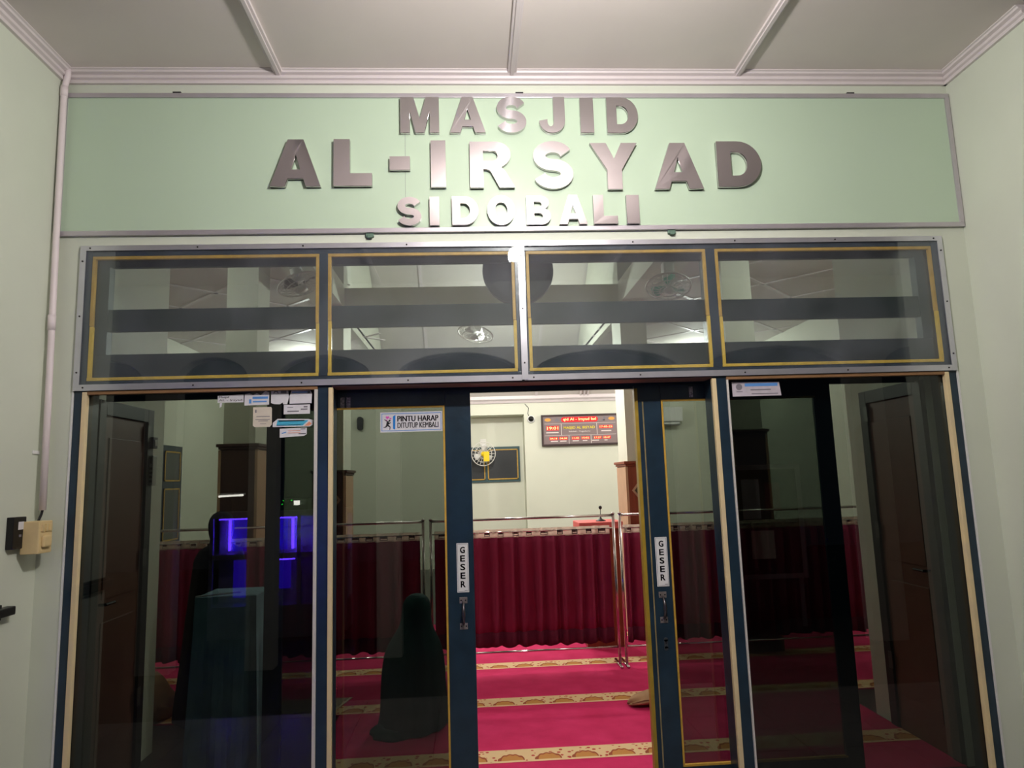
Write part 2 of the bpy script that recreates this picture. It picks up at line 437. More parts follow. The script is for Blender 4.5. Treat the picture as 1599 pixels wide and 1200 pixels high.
MB().prism([(0.15, 3.5), (ry1, rz1), (ry1, rz1 + 0.06), (0.15, 3.56)], 'x', -4.7, 4.7).build('ceiling_board', hceil_m, a)
for x in (-2.9, -1.08, 0.94, 3.2):
    MB().bar((x, ry0 - 0.02, rz0 + 0.01), (x, ry1, rz1 - 0.012), 0.05, 0.03, up=(0, 0.6, 0.8)).build('batten', trimp_m, a)
for dx in (0, 0.07, 0.14):
    MB().bar((1.80 + dx, ry0 - 0.02, rz0 + 0.005), (1.80 + dx, ry1, rz1 - 0.02), 0.03, 0.05, up=(0, 0.6, 0.8)).build('batten', trimp_m, a)
MB().prism([(BK, 3.05), (BK - 0.03, 3.05), (BK - 0.05, 3.09), (BK - 0.09, 3.12), (BK - 0.09, 3.18), (BK, 3.18)], 'x', -4.6, 4.6).build('trim_4', trimp_m, None, 'white cornice along the top of the far hall wall', cat='cornice', kind=S)
# tie beams (ring between the pillars)
beam = MB()
beam.box(-1.87, 1.62, 3.42, 3.72, 3.32, 3.64)
beam.build('trim_5', hallwall_m, None, 'green tie beam crossing the hall between two pillars', cat='beam', kind=S)
box(1.30, 1.62, 0.16, 3.42, 3.42, 3.66).build('trim_6', hallwall_m, None, 'green beam running to the back over the right aisle edge', cat='beam', kind=S)
box(-1.87, -1.60, 0.16, 3.42, 3.42, 3.66).build('trim_7', hallwall_m, None, 'green beam running to the back over the left aisle edge', cat='beam', kind=S)
# upper closing walls above the aisle ceilings
MB().prism([(0.16, 3.66), (8.72, 3.66), (5.0, 6.45), (0.16, 3.9)], 'x', 1.62, 1.70).build('wall_right', hallwall_m, None, 'green upper wall above the right aisle beam', cat='wall', kind=S)
MB().prism([(0.16, 3.66), (8.72, 3.66), (5.0, 6.45), (0.16, 3.9)], 'x', -1.95, -1.87).build('wall_left', hallwall_m, None, 'green upper wall above the left aisle beam', cat='wall', kind=S)

def pillar(x0, x1, y0, y1, ztop, zc, label, woodm, diamond=True):
    t = thing('pillar', label, 'pillar', ((x0 + x1) / 2, (y0 + y1) / 2, -0.012), kind=S)
    box(x0, x1, y0, y1, -0.012, ztop).build('shaft', hallwall_m, t)
    e = 0.02
    box(x0 - e, x1 + e, y0 - e, y1 + e, -0.012, zc - 0.05, 0.004).build('cladding', woodm, t, 'red-brown wood cladding')
    cr = MB().box(x0 - e - 0.012, x1 + e + 0.012, y0 - e - 0.012, y1 + e + 0.012, zc - 0.05, zc - 0.028, 0.004)
    cr.box(x0 - e - 0.028, x1 + e + 0.028, y0 - e - 0.028, y1 + e + 0.028, zc - 0.028, zc, 0.006)
    cr.build('crown_moulding', woodm, t)
    for x in (x0 - e, x1 + e):
        box(x - 0.012, x + 0.012, y0 - e - 0.006, y0 + 0.02, -0.012, zc - 0.055).build('corner_strip', woodtrim_m, t, 'lighter wood corner strip')
    for x in (x0 - e - 0.003, x1 + e + 0.003):
        box(x - 0.004, x + 0.004, y0 + 0.025, y1, -0.012, zc - 0.06).build('side_panel', woodtrim_m, t, 'paler side face')  # thin panels make the side faces paler than the front
    if diamond:
        cx, cz, r = (x0 + x1) / 2, zc - 0.30, 0.115
        yf = y0 - e
        out = [(cx - r, cz), (cx, cz - r * 1.25), (cx + r, cz), (cx, cz + r * 1.25)]
        MB().poly(out, yf - 0.010, 0.012).build('ornament', woodtrim_m, t, 'diamond-shaped pale framed ornament')
        k = 0.78
        o2 = [(cx + (p[0] - cx) * k, cz + (p[1] - cz) * k) for p in out]
        MB().poly(o2, yf - 0.013, 0.004).build('ornament_field', mat('ornament_green', (96, 96, 64), 0.6, vary=0.5, vscale=60, rgb2=(60, 40, 34)), t, 'mottled green diamond field')
    return t
pillar(1.30, 1.58, 3.42, 3.85, 6.2, 1.745, 'square green pillar right of the opening with brown cladding and diamond', wood_m)
pillar(-1.88, -1.61, 3.42, 3.85, 6.2, 1.745, 'square green pillar behind the left door pane with diamond on its cladding', dwood_m)
pillar(-2.52, -2.24, 2.62, 2.98, 3.75, 1.99, 'green aisle pillar behind the left fixed pane with tall dark cladding', dwood_m, False)
pillar(2.13, 2.41, 2.62, 2.98, 3.75, 1.99, 'green aisle pillar behind the right fixed pane', dwood_m, False)

# hall windows
wn = thing('window_7', 'narrow dark window with yellow bars on the left hall wall', 'window', (-4.6, 6.2, 0.8), kind=S)
box(-4.60, -4.56, 5.5, 6.72, 0.82, 2.22).build('window_frame', navy_m, wn)
for y0, y1, z0, z1 in ((5.58, 6.06, 1.72, 2.14), (6.14, 6.64, 1.72, 2.14), (5.58, 6.06, 0.9, 1.62), (6.14, 6.64, 0.9, 1.62)):
    box(-4.565, -4.553, y0, y1, z0, z1).build('pane', dglass_m, wn)
    g = MB()
    for a_, b_, c_, d_ in ((y0, y1, z0, z0 + .018), (y0, y1, z1 - .018, z1), (y0, y0 + .018, z0, z1), (y1 - .018, y1, z0, z1)):
        g.box(-4.556, -4.545, a_, b_, c_, d_)
    g.build('bead', gold_m, wn)
wn = thing('window_8', 'low dark two-pane window with yellow beads in the far recess', 'window', (0.1, BK + 0.45, 1.5), kind=S)
YW = BK + 0.45
box(-0.48, 0.62, YW - 0.03, YW, 1.55, 2.24).build('window_frame', teal_m, wn)
for x0, x1 in ((-0.44, -0.07), (-0.02, 0.58)):
    box(x0, x1, YW - 0.04, YW - 0.028, 1.60, 2.19).build('pane', dglass_m, wn)
    g = MB()
    for a_, b_, c_, d_ in ((x0, x1, 1.60, 1.62), (x0, x1, 2.17, 2.19), (x0, x0 + .02, 1.60, 2.19), (x1 - .02, x1, 1.60, 2.19)):
        g.box(a_, b_, YW - 0.05, YW - 0.035, c_, d_)
    g.build('bead', gold_m, wn)

# ================================================================== ENTRANCE FRAME
fr = thing('trim_8', 'dark navy timber frame of the entrance with yellow and cream beading', 'door frame', (0, 0.05, 0), kind=S)
Y0, Y1 = 0.004, 0.146
for nm, a in (('jamb', (-2.357, -2.300)), ('jamb', (2.362, 2.422))):
    box(a[0], a[1], Y0, 0.14, -0.05, 2.905, 0.003).build(nm, navy_m, fr)
box(-2.300, 2.362, Y0, 0.12, 2.852, 2.905, 0.003).build('head_rail', navy_m, fr)
box(-2.300, 2.362, Y0, 0.146, 2.122, 2.176, 0.003).build('transom_rail', navy_m, fr)
box(-1.107, -1.034, Y0, Y1, -0.05, 2.122, 0.003).build('post', navy_m, fr)
box(1.028, 1.104, Y0, Y1, -0.05, 2.122, 0.003).build('post', navy_m, fr)
box(-1.104, -1.056, Y0, 0.12, 2.176, 2.852, 0.003).build('mullion', navy_m, fr)
box(1.038, 1.092, Y0, 0.12, 2.176, 2.852, 0.003).build('mullion', navy_m, fr)
box(-0.040, 0.024, Y0, 0.12, 2.176, 2.852, 0.003).build('mullion', navy_m, fr)
wood_edge = mat('brown_edge', (150, 112, 76), 0.5, vary=0.2, vscale=8)
# yellow beads round the four transom lights
for x0, x1 in ((-2.297, -1.104), (-1.056, -0.040), (0.024, 1.038), (1.092, 2.358)):
    t = 0.017
    box(x0, x1, -0.001, 0.018, 2.833, 2.833 + t, 0.002).build('bead', gold_m, fr)
    box(x0, x1, -0.001, 0.018, 2.176, 2.176 + t, 0.002).build('bead', yellow_m, fr)
    for xa in (x0, x1 - t):
        j = 2.47 + random.uniform(-0.012, 0.012)
        box(xa, xa + t, -0.001, 0.018, j + 0.002, 2.833, 0.002).build('bead', gold_m, fr)
        box(xa + 0.002, xa + t + 0.002, -0.001, 0.018, 2.193, j, 0.002).build('bead', yellow_m, fr)
for x0, x1 in ((-2.296, -1.105), (-1.055, -0.041), (0.025, 1.037), (1.093, 2.357)):
    box(x0, x1, 0.022, 0.027, 2.177, 2.851).build('tinted_pane', tint_gl, fr)
# inner louver boards behind the transom glass, one set per light
for x0, x1 in ((-2.30, -1.104), (-1.056, -0.040), (0.024, 1.038), (1.092, 2.362)):
    MB().prism([(0.075, 2.455), (0.105, 2.455), (0.105, 2.575), (0.075, 2.575)], 'x', x0, x1).build('louver_board', teal_m, fr)
    MB().prism([(0.075, 2.176), (0.105, 2.176), (0.105, 2.328), (0.075, 2.328)], 'x', x0, x1).build('louver_board', teal_m, fr)
    MB().prism([(0.075, 2.812), (0.105, 2.812), (0.105, 2.852), (0.075, 2.852)], 'x', x0, x1).build('louver_board', teal_m, fr)
for x0, x1 in ((-2.30, -2.24), (2.30, 2.362)):
    box(x0, x1, 0.066, 0.12, 2.328, 2.812).build('side_board', teal_m, fr)
box(-2.364, -2.3565, -0.004, 0.004, -0.10, 2.124).build('caulk_line', white_m, fr)
box(2.4215, 2.430, -0.004, 0.004, -0.10, 2.124).build('caulk_line', white_m, fr)
# cream beads round the fixed panes
box(-2.312, -2.288, -0.006, 0.022, -0.05, 2.118, 0.003).build('bead', cream_m, fr)
box(-2.288, -1.107, -0.004, 0.03, 2.104, 2.122, 0.002).build('bead', wood_edge, fr)
box(-1.124, -1.107, -0.004, 0.024, -0.05, 2.104, 0.002).build('bead', mat('pale_bead', (206, 202, 196), 0.5), fr)
box(-1.050, -1.027, -0.006, 0.02, -0.05, 2.112, 0.003).build('bead', cream_m, fr)
box(1.022, 1.046, -0.006, 0.02, -0.05, 2.112, 0.003).build('bead', cream_m, fr)
box(1.104, 1.114, -0.004, 0.024, -0.05, 2.104, 0.002).build('bead', MATS['pale_bead'], fr)
box(1.104, 2.350, -0.004, 0.03, 2.104, 2.122, 0.002).build('bead', wood_edge, fr)
box(2.350, 2.374, -0.006, 0.022, -0.05, 2.118, 0.003).build('bead', cream_m, fr)
# door head / track cover
box(-1.034, 1.028, 0.006, 0.145, 2.1165, 2.122).build('head_lining', mat('head_brown', (150, 110, 104), 0.5, vary=0.15), fr)
box(-2.29, 2.35, 0.19, 0.215, 2.09, 2.176).build('head_track', navy_m, fr)

# ---- transom glass sheets held by aluminium strips
def transom(name, x0, x1, label, left):
    t = thing(name, label, 'window', ((x0 + x1) / 2, 0, 2.126), kind=S)
    box(x0 + 0.004, x1 - 0.004, -0.0075, -0.0025, 2.13, 2.90).build('glass_sheet', clear_gl, t)
    box(x0, x1, -0.013, -0.008, 2.878, 2.906).build('aluminium_strip', alu_m, t)
    box(x0, x1, -0.013, -0.008, 2.124, 2.156).build('aluminium_strip', alu_m, t)
    if left: box(x0, x0 + 0.030, -0.0135, -0.0085, 2.150, 2.884).build('aluminium_strip', alu_m, t)
    else: box(x1 - 0.030, x1, -0.0135, -0.0085, 2.150, 2.884).build('aluminium_strip', alu_m, t)
    if not left: box(x0 - 0.014, x0 + 0.020, -0.018, -0.0130, 2.128, 2.904).build('aluminium_strip', alu_m, t, 'wider centre strip')
    sc = MB()
    n = 5
    for i in range(n):
        x = x0 + 0.05 + (x1 - x0 - 0.1) * i / (n - 1)
        for z in (2.892, 2.140):
            sc.lathe([(0.005, 0), (0.004, 0.003)], (x, -0.013, z), (0, -1, 0), 8)
    for z in (2.22, 2.52, 2.82):
        sc.lathe([(0.005, 0), (0.004, 0.004)], (x0 + 0.015 if left else x1 - 0.015, -0.0135, z), (0, -1, 0), 8)
        if not left: sc.lathe([(0.005, 0), (0.004, 0.004)], (x0 + 0.003, -0.018, z), (0, -1, 0), 8)
    sc.build('screws', dark_m, t, kind='stuff')
transom('window_1', -2.357, -0.020, 'left transom glass sheet screwed down with aluminium strips', True)
transom('window_2', -0.006, 2.422, 'right transom glass sheet screwed down with aluminium strips', False)

# ---- fixed side panes
w3 = thing('window_3', 'fixed dark tinted pane on the left covered with paper stickers', 'window', (-1.7, 0.03, 0), kind=S)
box(-2.292, -1.112, 0.026, 0.032, -0.04, 2.112).build('pane', dark_gl, w3)
w4 = thing('window_4', 'fixed dark tinted pane on the right with one torn sticker', 'window', (1.7, 0.03, 0), kind=S)
box(1.108, 2.356, 0.026, 0.032, -0.04, 2.112).build('pane', dark_gl, w4)
YS = 0.0255
def sticker(parent, outline, label, marks, material=paper_m, y=YS):
    st = MB().poly(outline, y - 0.0012, 0.0010).build('sticker', material, parent, label)
    for mm, shapes in marks:
        mb = MB()
        for sh in shapes:
            if isinstance(sh[0], str): mb.text(sh[0], *sh[1:5], y - 0.0020, 0.0006, 0.0, 2)
            elif len(sh) == 4 and not isinstance(sh[0], tuple): mb.box(sh[0], sh[1], y - 0.0020, y - 0.0013, sh[2], sh[3])
            else: mb.poly(sh, y - 0.0020, 0.0006)
        mb.build('print', mm, st)
    return st
sticker(w3, [(-1.633, 2.048), (-1.499, 2.048), (-1.499, 2.090), (-1.633, 2.085)], 'handwritten white paper strip reading Masjid Al-Irsyad',
        [(ink_m, [('Masjid', -1.626, -1.574, 2.069, 2.083), ('AL - Irsyad', -1.626, -1.506, 2.052, 2.066)])])
MB().poly([(-1.622, 2.022), (-1.613, 2.026), (-1.610, 2.046), (-1.621, 2.046)], YS - 0.001, 0.0008).build('sticker_scrap', paper_m, w3)
sticker(w3, [(-1.494, 2.030), (-1.366, 2.032), (-1.366, 2.096), (-1.385, 2.106), (-1.41, 2.084), (-1.43, 2.094), (-1.45, 2.086), (-1.47, 2.094), (-1.494, 2.090)],
        'torn white sticker with blue print', [(inkb_m, [(-1.452, -1.372, 2.064, 2.076), (-1.45, -1.378, 2.046, 2.053), (-1.47, -1.458, 2.04, 2.062)])])
sticker(w3, [(-1.356, 2.040), (-1.34, 2.034), (-1.31, 2.032), (-1.293, 2.042), (-1.293, 2.032), (-1.271, 2.032), (-1.262, 2.070), (-1.268, 2.108), (-1.356, 2.108)],
        'grey torn square sticker with an arch emblem',
        [(inkg_m, [(-1.305, -1.276, 2.09, 2.104), [(-1.345, 2.09), (-1.340, 2.09), (-1.335, 2.098), (-1.326, 2.098), (-1.321, 2.09), (-1.316, 2.09), (-1.322, 2.104), (-1.339, 2.104)]])])
sticker(w3, [(-1.259, 2.034), (-1.144, 2.034), (-1.142, 2.086), (-1.15, 2.102), (-1.25, 2.104), (-1.259, 2.075)],
        'grey torn sticker with a blue upper edge', [(inkb_m, [(-1.247, -1.152, 2.091, 2.097)]), (inkg_m, [(-1.165, -1.152, 2.088, 2.099)])])
sticker(w3, [(-1.289, 1.978), (-1.152, 1.978), (-1.152, 2.028), (-1.289, 2.028)], 'worn grey silver sticker under the blue-edged one',
        [(inkg_m, [(-1.27, -1.21, 1.99, 1.996), (-1.2, -1.165, 2.0, 2.006), (-1.185, -1.165, 2.012, 2.02), (-1.27, -1.24, 2.012, 2.015)])])
sticker(w3, [(-1.448, 1.922), (-1.438, 1.914), (-1.36, 1.914), (-1.350, 1.926), (-1.350, 2.01), (-1.355, 2.019), (-1.448, 2.019)], 'cream rounded label with grey text lines',
        [(inkg_m, [(-1.437, -1.43, 1.99, 2.006), (-1.43, -1.36, 1.968, 1.971), (-1.435, -1.36, 1.952, 1.955), (-1.42, -1.37, 1.944, 1.947), (-1.41, -1.38, 1.93, 1.932)])], paperc_m)
sticker(w3, [(-1.345, 1.912), (-1.152, 1.910), (-1.138, 1.918), (-1.134, 1.944), (-1.16, 1.950), (-1.32, 1.955), (-1.345, 1.934)], 'long white sticker with a cyan panel',
        [(inkc_m, [[(-1.326, 1.918), (-1.19, 1.916), (-1.158, 1.944), (-1.32, 1.947)]]), (inko_m, [[(-1.18, 1.914), (-1.155, 1.914), (-1.142, 1.925), (-1.155, 1.936)]]),
         (inkg_m, [(-1.315, -1.18, 1.9395, 1.9455), (-1.325, -1.20, 1.9195, 1.9225)])])
sticker(w3, [(-1.308, 1.855), (-1.182, 1.861), (-1.168, 1.870), (-1.168, 1.904), (-1.308, 1.902)], 'small white sticker with orange lines lowest of the cluster',
        [(inkb_m, [[(-1.297, 1.874), (-1.275, 1.880), (-1.275, 1.886), (-1.297, 1.879)]]), (inko_m, [(-1.265, -1.2, 1.888, 1.891), (-1.265, -1.2, 1.877, 1.880)]), (ink_m, [(-1.2, -1.175, 1.897, 1.900), (-1.21, -1.172, 1.871, 1.874)])])
sticker(w4, [(1.143, 2.012), (1.418, 2.012), (1.410, 2.088), (1.143, 2.092)], 'torn silver sticker with a blue bar and round emblem',
        [(inkb_m, [(1.215, 1.40, 2.066, 2.083)]), (inkg_m, [(1.245, 1.36, 2.044, 2.050), (1.25, 1.40, 2.022, 2.027), (1.165, 1.20, 2.036, 2.040)]),
         (inkg_m, [[(1.182 + 0.018 * math.cos(i * PI / 6), 2.064 + 0.018 * math.sin(i * PI / 6)) for i in range(12)]])], mat('silver_paper', (196, 188, 196), 0.5, vary=0.15, vscale=30))

# ---- sliding leaves
YA, YB = 0.149, 0.186
def leaf(name, xl, xr, ls, rs, label):
    t = thing(name, label, 'door', ((xl + xr) / 2, (YA + YB) / 2, 0), kind=S)
    box(xl, xl + ls, YA, YB, 0.0, 2.102, 0.003).build('stile', navy_m, t)
    box(xr - rs, xr, YA, YB, 0.0, 2.102, 0.003).build('stile', navy_m, t)
    box(xl + ls, xr - rs, YA, YB, 2.018, 2.102, 0.003).build('top_rail', navy_m, t)
    box(xl + ls, xr - rs, YA, YB, 0.0, 0.07, 0.003).build('bottom_rail', navy_m, t)
    gx0, gx1 = xl + ls, xr - rs
    box(gx0 - 0.004, gx1 + 0.004, YA + 0.015, YA + 0.020, 0.066, 2.022).build('pane', dark_gl, t)
    b = 0.010
    for a in ((gx0, gx1, 2.008, 2.018), (gx0, gx1, 0.07, 0.08), (gx0, gx0 + b, 0.08, 2.008), (gx1 - b, gx1, 0.08, 2.008)):
        box(a[0], a[1], YA - 0.003, YA + 0.014, a[2], a[3]).build('bead', navy_m if (a[0] == gx0 if xl < 0 else a[1] == gx1) and a[3] - a[2] > 1 else gold_m, t)
    return t
dl = leaf('door_1', -1.413, -0.302, 0.087, 0.143, 'left sliding door leaf in navy wood carrying the blue edged notice')
dr = leaf('door_2', 0.625, 1.762, 0.149, 0.092, 'right sliding door leaf in navy wood with gold edge strip')
box(0.622, 0.641, YA - 0.004, YB + 0.004, 0.0, 2.085).build('edge_strip', mat('gold_edge', (168, 140, 48), 0.4, vary=0.2, vscale=20), dr, 'gold painted edge strip')
box(0.665, 0.672, YA - 0.002, YA + 0.004, 0.0, 2.01).build('edge_strip', mat('worn_edge', (150, 134, 92), 0.5, vary=0.3, vscale=20), dr, 'thin worn gold line')
def geser(t, x0, x1, z0, z1):
    y = YA - 0.0032
    p = box(x0, x1, y, YA - 0.0002, z0, z1).build('plate', white_m, t, 'white plate with vertical letters GESER')
    b = MB(); i = 0.004; q = 0.0015
    for a in ((x0 + i, x1 - i, z0 + i, z0 + i + q), (x0 + i, x1 - i, z1 - i - q, z1 - i), (x0 + i, x0 + i + q, z0 + i, z1 - i), (x1 - i - q, x1 - i, z0 + i, z1 - i)):
        b.box(a[0], a[1], y - 0.0006, y, a[2], a[3])
    b.box(x1 - 0.024, x1 - 0.009, y - 0.0006, y, z0 + 0.009, z0 + 0.0115)
    b.build('border_line', inkg_m, p)
    cx = (x0 + x1) / 2; h = 0.031; step = 0.045; zt = z1 - 0.020
    for k, ch in enumerate('GESER'):
        lb = MB()
        for dx in (-0.0011, 0.0011):
            for dz in (-0.0009, 0.0009): lb.text(ch, cx - 0.0120 + dx, cx + 0.0120 + dx, zt - k * step - h + dz, zt - k * step + dz, y - 0.0012, 0.0012)
        lb.build('letter', ink_m, p)
geser(dl, -0.394, -0.331, 1.007, 1.265)
geser(dr, 0.692, 0.758, 0.995, 1.258)
def handle(t, x, z0, z1):
    hb = MB()
    for z in (z0, z1):
        hb.box(x - 0.021, x + 0.021, YA - 0.003, YA, z - 0.016, z + 0.016, 0.001)
    h = hb.build('handle', mat('worn_steel', (176, 166, 160), 0.35, metal=0.7, vary=0.2, vscale=40), t, 'worn steel pull handle')
    pts = [(x, YA - 0.002, z1 - 0.008), (x, YA - 0.022, z1 - 0.018), (x, YA - 0.036, z1 - 0.042), (x, YA - 0.040, (z0 + z1) / 2), (x, YA - 0.036, z0 + 0.042), (x, YA - 0.022, z0 + 0.018), (x, YA - 0.002, z0 + 0.008)]
    MB().tube(pts, [0.006, 0.007, 0.008, 0.010, 0.008, 0.007, 0.006], 10).build('grip', mat('grip_steel', (92, 88, 92), 0.3, metal=0.8), h, smooth=True)
    s = MB()
    for z in (z0, z1):
        for dx in (-0.012, 0.012): s.lathe([(0.0045, 0), (0.003, 0.002)], (x + dx, YA - 0.003, z), (0, -1, 0), 8)
    s.build('screws', dark_m, h)
handle(dl, -0.363, 0.832, 0.966)
handle(dr, 0.718, 0.819, 0.951)
kp = MB().lathe([(0.012, 0), (0.011, 0.003)], (0.721, YA, 0.716), (0, -1, 0), 14).lathe([(0.012, 0), (0.011, 0.003)], (0.721, YA, 0.671), (0, -1, 0), 14).box(0.711, 0.731, YA - 0.003, YA, 0.671, 0.716)
kp = kp.build('keyhole_plate', mat('tarnished', (84, 88, 92), 0.4, metal=0.6), dr)
MB().lathe([(0.005, 0), (0.005, 0.0045)], (0.721, YA, 0.70), (0, -1, 0), 10).build('keyhole', ink_m, kp)
# blue edged notice on the left leaf glass
yn = YA + 0.0138
x0, x1, z0, z1 = -0.801, -0.4585, 1.877, 1.988
nb = box(x0, x1, yn, yn + 0.001, z0, z1).build('notice', paper_m, dl, 'white notice reading PINTU HARAP DITUTUP KEMBALI with blue border')
b = MB(); i = 0.007; q = 0.003
for a in ((x0 + i, x1 - i, z0 + i, z0 + i + q), (x0 + i, x1 - i, z1 - i - q, z1 - i), (x0 + i, x0 + i + q, z0 + i, z1 - i), (x1 - i - q, x1 - i, z0 + i, z1 - i)):
    b.box(a[0], a[1], yn - 0.0007, yn, a[2], a[3])
b.poly([(x0 + 0.070, z0 + 0.020), (x0 + 0.082, z0 + 0.014), (x0 + 0.084, z0 + 0.096), (x0 + 0.070, z0 + 0.088)], yn - 0.0008, 0.0008)
b.build('border_line', blue_m, nb)
tx = MB()
for dx in (-0.0014, 0.0, 0.0014):
    tx.text('PINTU HARAP', x0 + 0.095 + dx, x1 - 0.023 + dx, z0 + 0.058, z0 + 0.089, yn - 0.001, 0.001)
for dx in (-0.0008, 0.0008):
    tx.text('DITUTUP KEMBALI', x0 + 0.095 + dx, x1 - 0.023 + dx, z0 + 0.022, z0 + 0.052, yn - 0.001, 0.001)
tx.build('lettering', ink_m, nb, kind='stuff')
rn = MB(); ox, oz = x0 + 0.018, z0 + 0.014
def P(l): return [(ox + a * 0.001, oz + c_ * 0.001) for a, c_ in l]
rn.poly(P([(33, 44), (38, 48), (39, 54), (33, 56), (28, 52), (28, 46)]), yn - 0.001, 0.001)
rn.poly(P([(14, 25), (24, 20), (31, 38), (27, 48), (18, 44)]), yn - 0.001, 0.001)
rn.poly(P([(4, 56), (6, 59), (24, 48), (22, 43)]), yn - 0.001, 0.001)
rn.poly(P([(14, 26), (22, 20), (12, 12), (0, 12), (0, 16), (10, 17)]), yn - 0.001, 0.001)
rn.poly(P([(18, 26), (25, 19), (34, 14), (32, 0), (36, 0), (39, 16), (28, 27)]), yn - 0.001, 0.001)
rn.poly(P([(26, 36), (29, 30), (40, 38), (38, 42)]), yn - 0.001, 0.001)
rn.build('running_figure', ink_m, nb)
hp = MB()
def heart(cx, cz, r):
    return [(cx + r * 16 * math.sin(t) ** 3 / 16, cz + r * (13 * math.cos(t) - 5 * math.cos(2 * t) - 2 * math.cos(3 * t) - math.cos(4 * t)) / 16) for t in [2 * PI * k / 18 for k in range(18)]]
for hx, hz, r in ((0.040, 0.082, 0.010), (0.056, 0.076, 0.006), (0.036, 0.068, 0.004)): hp.poly(heart(x0 + hx, z0 + hz, r), yn - 0.001, 0.001)
hp.build('hearts', pink_m, nb)
for t, xx, zz in ((dl, -1.005, 2.045), (dl, -0.972, 2.045), (dr, 0.95, 2.058)):
    MB().box(xx - 0.011, xx + 0.011, YA - 0.0015, YA - 0.0002, zz - 0.03, zz + 0.03).build('sticker', mat('speckled_paper', (196, 190, 196), 0.6, vary=0.6, vscale=120, rgb2=(90, 86, 96)), t, 'small speckled paper strip')

# ================================================================== LETTER BOARD
sb = thing('sign_board', 'long mint green name board with steel letters and grey frame', 'sign', (0, 0, 2.967))
bl, br, tl, tr = -2.488, 2.566, -2.475, 2.566
box(-2.487, 2.560, -0.012, -0.001, 2.972, 3.772).build('panel', board_m, sb)
for x in (-0.632,):
    box(x - 0.0008, x + 0.0008, -0.0126, -0.0118, 2.98, 3.76).build('panel_seam', inkg_m, sb)
box(-2.490, 2.565, -0.022, -0.001, 2.960, 2.986, 0.002).build('frame_strip', alub_m, sb)
box(-2.490, 2.565, -0.022, -0.001, 3.752, 3.778, 0.002).build('frame_strip', alub_m, sb)
box(-2.490, -2.466, -0.022, -0.001, 2.986, 3.752, 0.002).build('frame_strip', alub_m, sb)
box(2.540, 2.565, -0.022, -0.001, 2.986, 3.752, 0.002).build('frame_strip', alub_m, sb)
for x in (-0.829, 0.851):
    h = MB().box(x - 0.022, x + 0.022, -0.016, -0.001, 2.938, 2.958, 0.002).box(x - 0.012, x + 0.014, -0.024, -0.006, 2.930, 2.946, 0.002)
    h.build('bracket', mat('green_bracket', (96, 124, 108), 0.5, vary=0.3, vscale=60), sb, 'small green metal hanging clamp')
for x in (-1.885, 0.02, 1.97):
    box(x - 0.022, x + 0.022, -0.02, -0.001, 3.779, 3.787).build('clip', dark_m, sb)
LET = [('M', -0.654, -0.439, 3.531, 3.743), ('A', -0.379, -0.179, 3.531, 3.743), ('S', -0.113, 0.052, 3.529, 3.747), ('J', 0.125, 0.272, 3.528, 3.743), ('I', 0.36, 0.436, 3.528, 3.741), ('D', 0.513, 0.691, 3.527, 3.742),
       ('A', -1.364, -1.091, 3.22, 3.492), ('L', -1.021, -0.812, 3.221, 3.493), ('-', -0.715, -0.604, 3.312, 3.391), ('I', -0.488, -0.406, 3.21, 3.484), ('R', -0.272, -0.025, 3.206, 3.476), ('S', 0.083, 0.305, 3.197, 3.478), ('Y', 0.405, 0.674, 3.191, 3.465), ('A', 0.766, 1.044, 3.19, 3.464), ('D', 1.132, 1.386, 3.201, 3.473),
       ('S', -0.674, -0.544, 2.991, 3.155), ('I', -0.499, -0.446, 2.991, 3.154), ('D', -0.376, -0.232, 2.991, 3.156), ('O', -0.182, -0.03, 2.989, 3.16), ('B', 0.034, 0.169, 2.989, 3.155), ('A', 0.216, 0.373, 2.99, 3.159), ('L', 0.409, 0.544, 2.99, 3.157), ('I', 0.596, 0.667, 2.99, 3.156)]
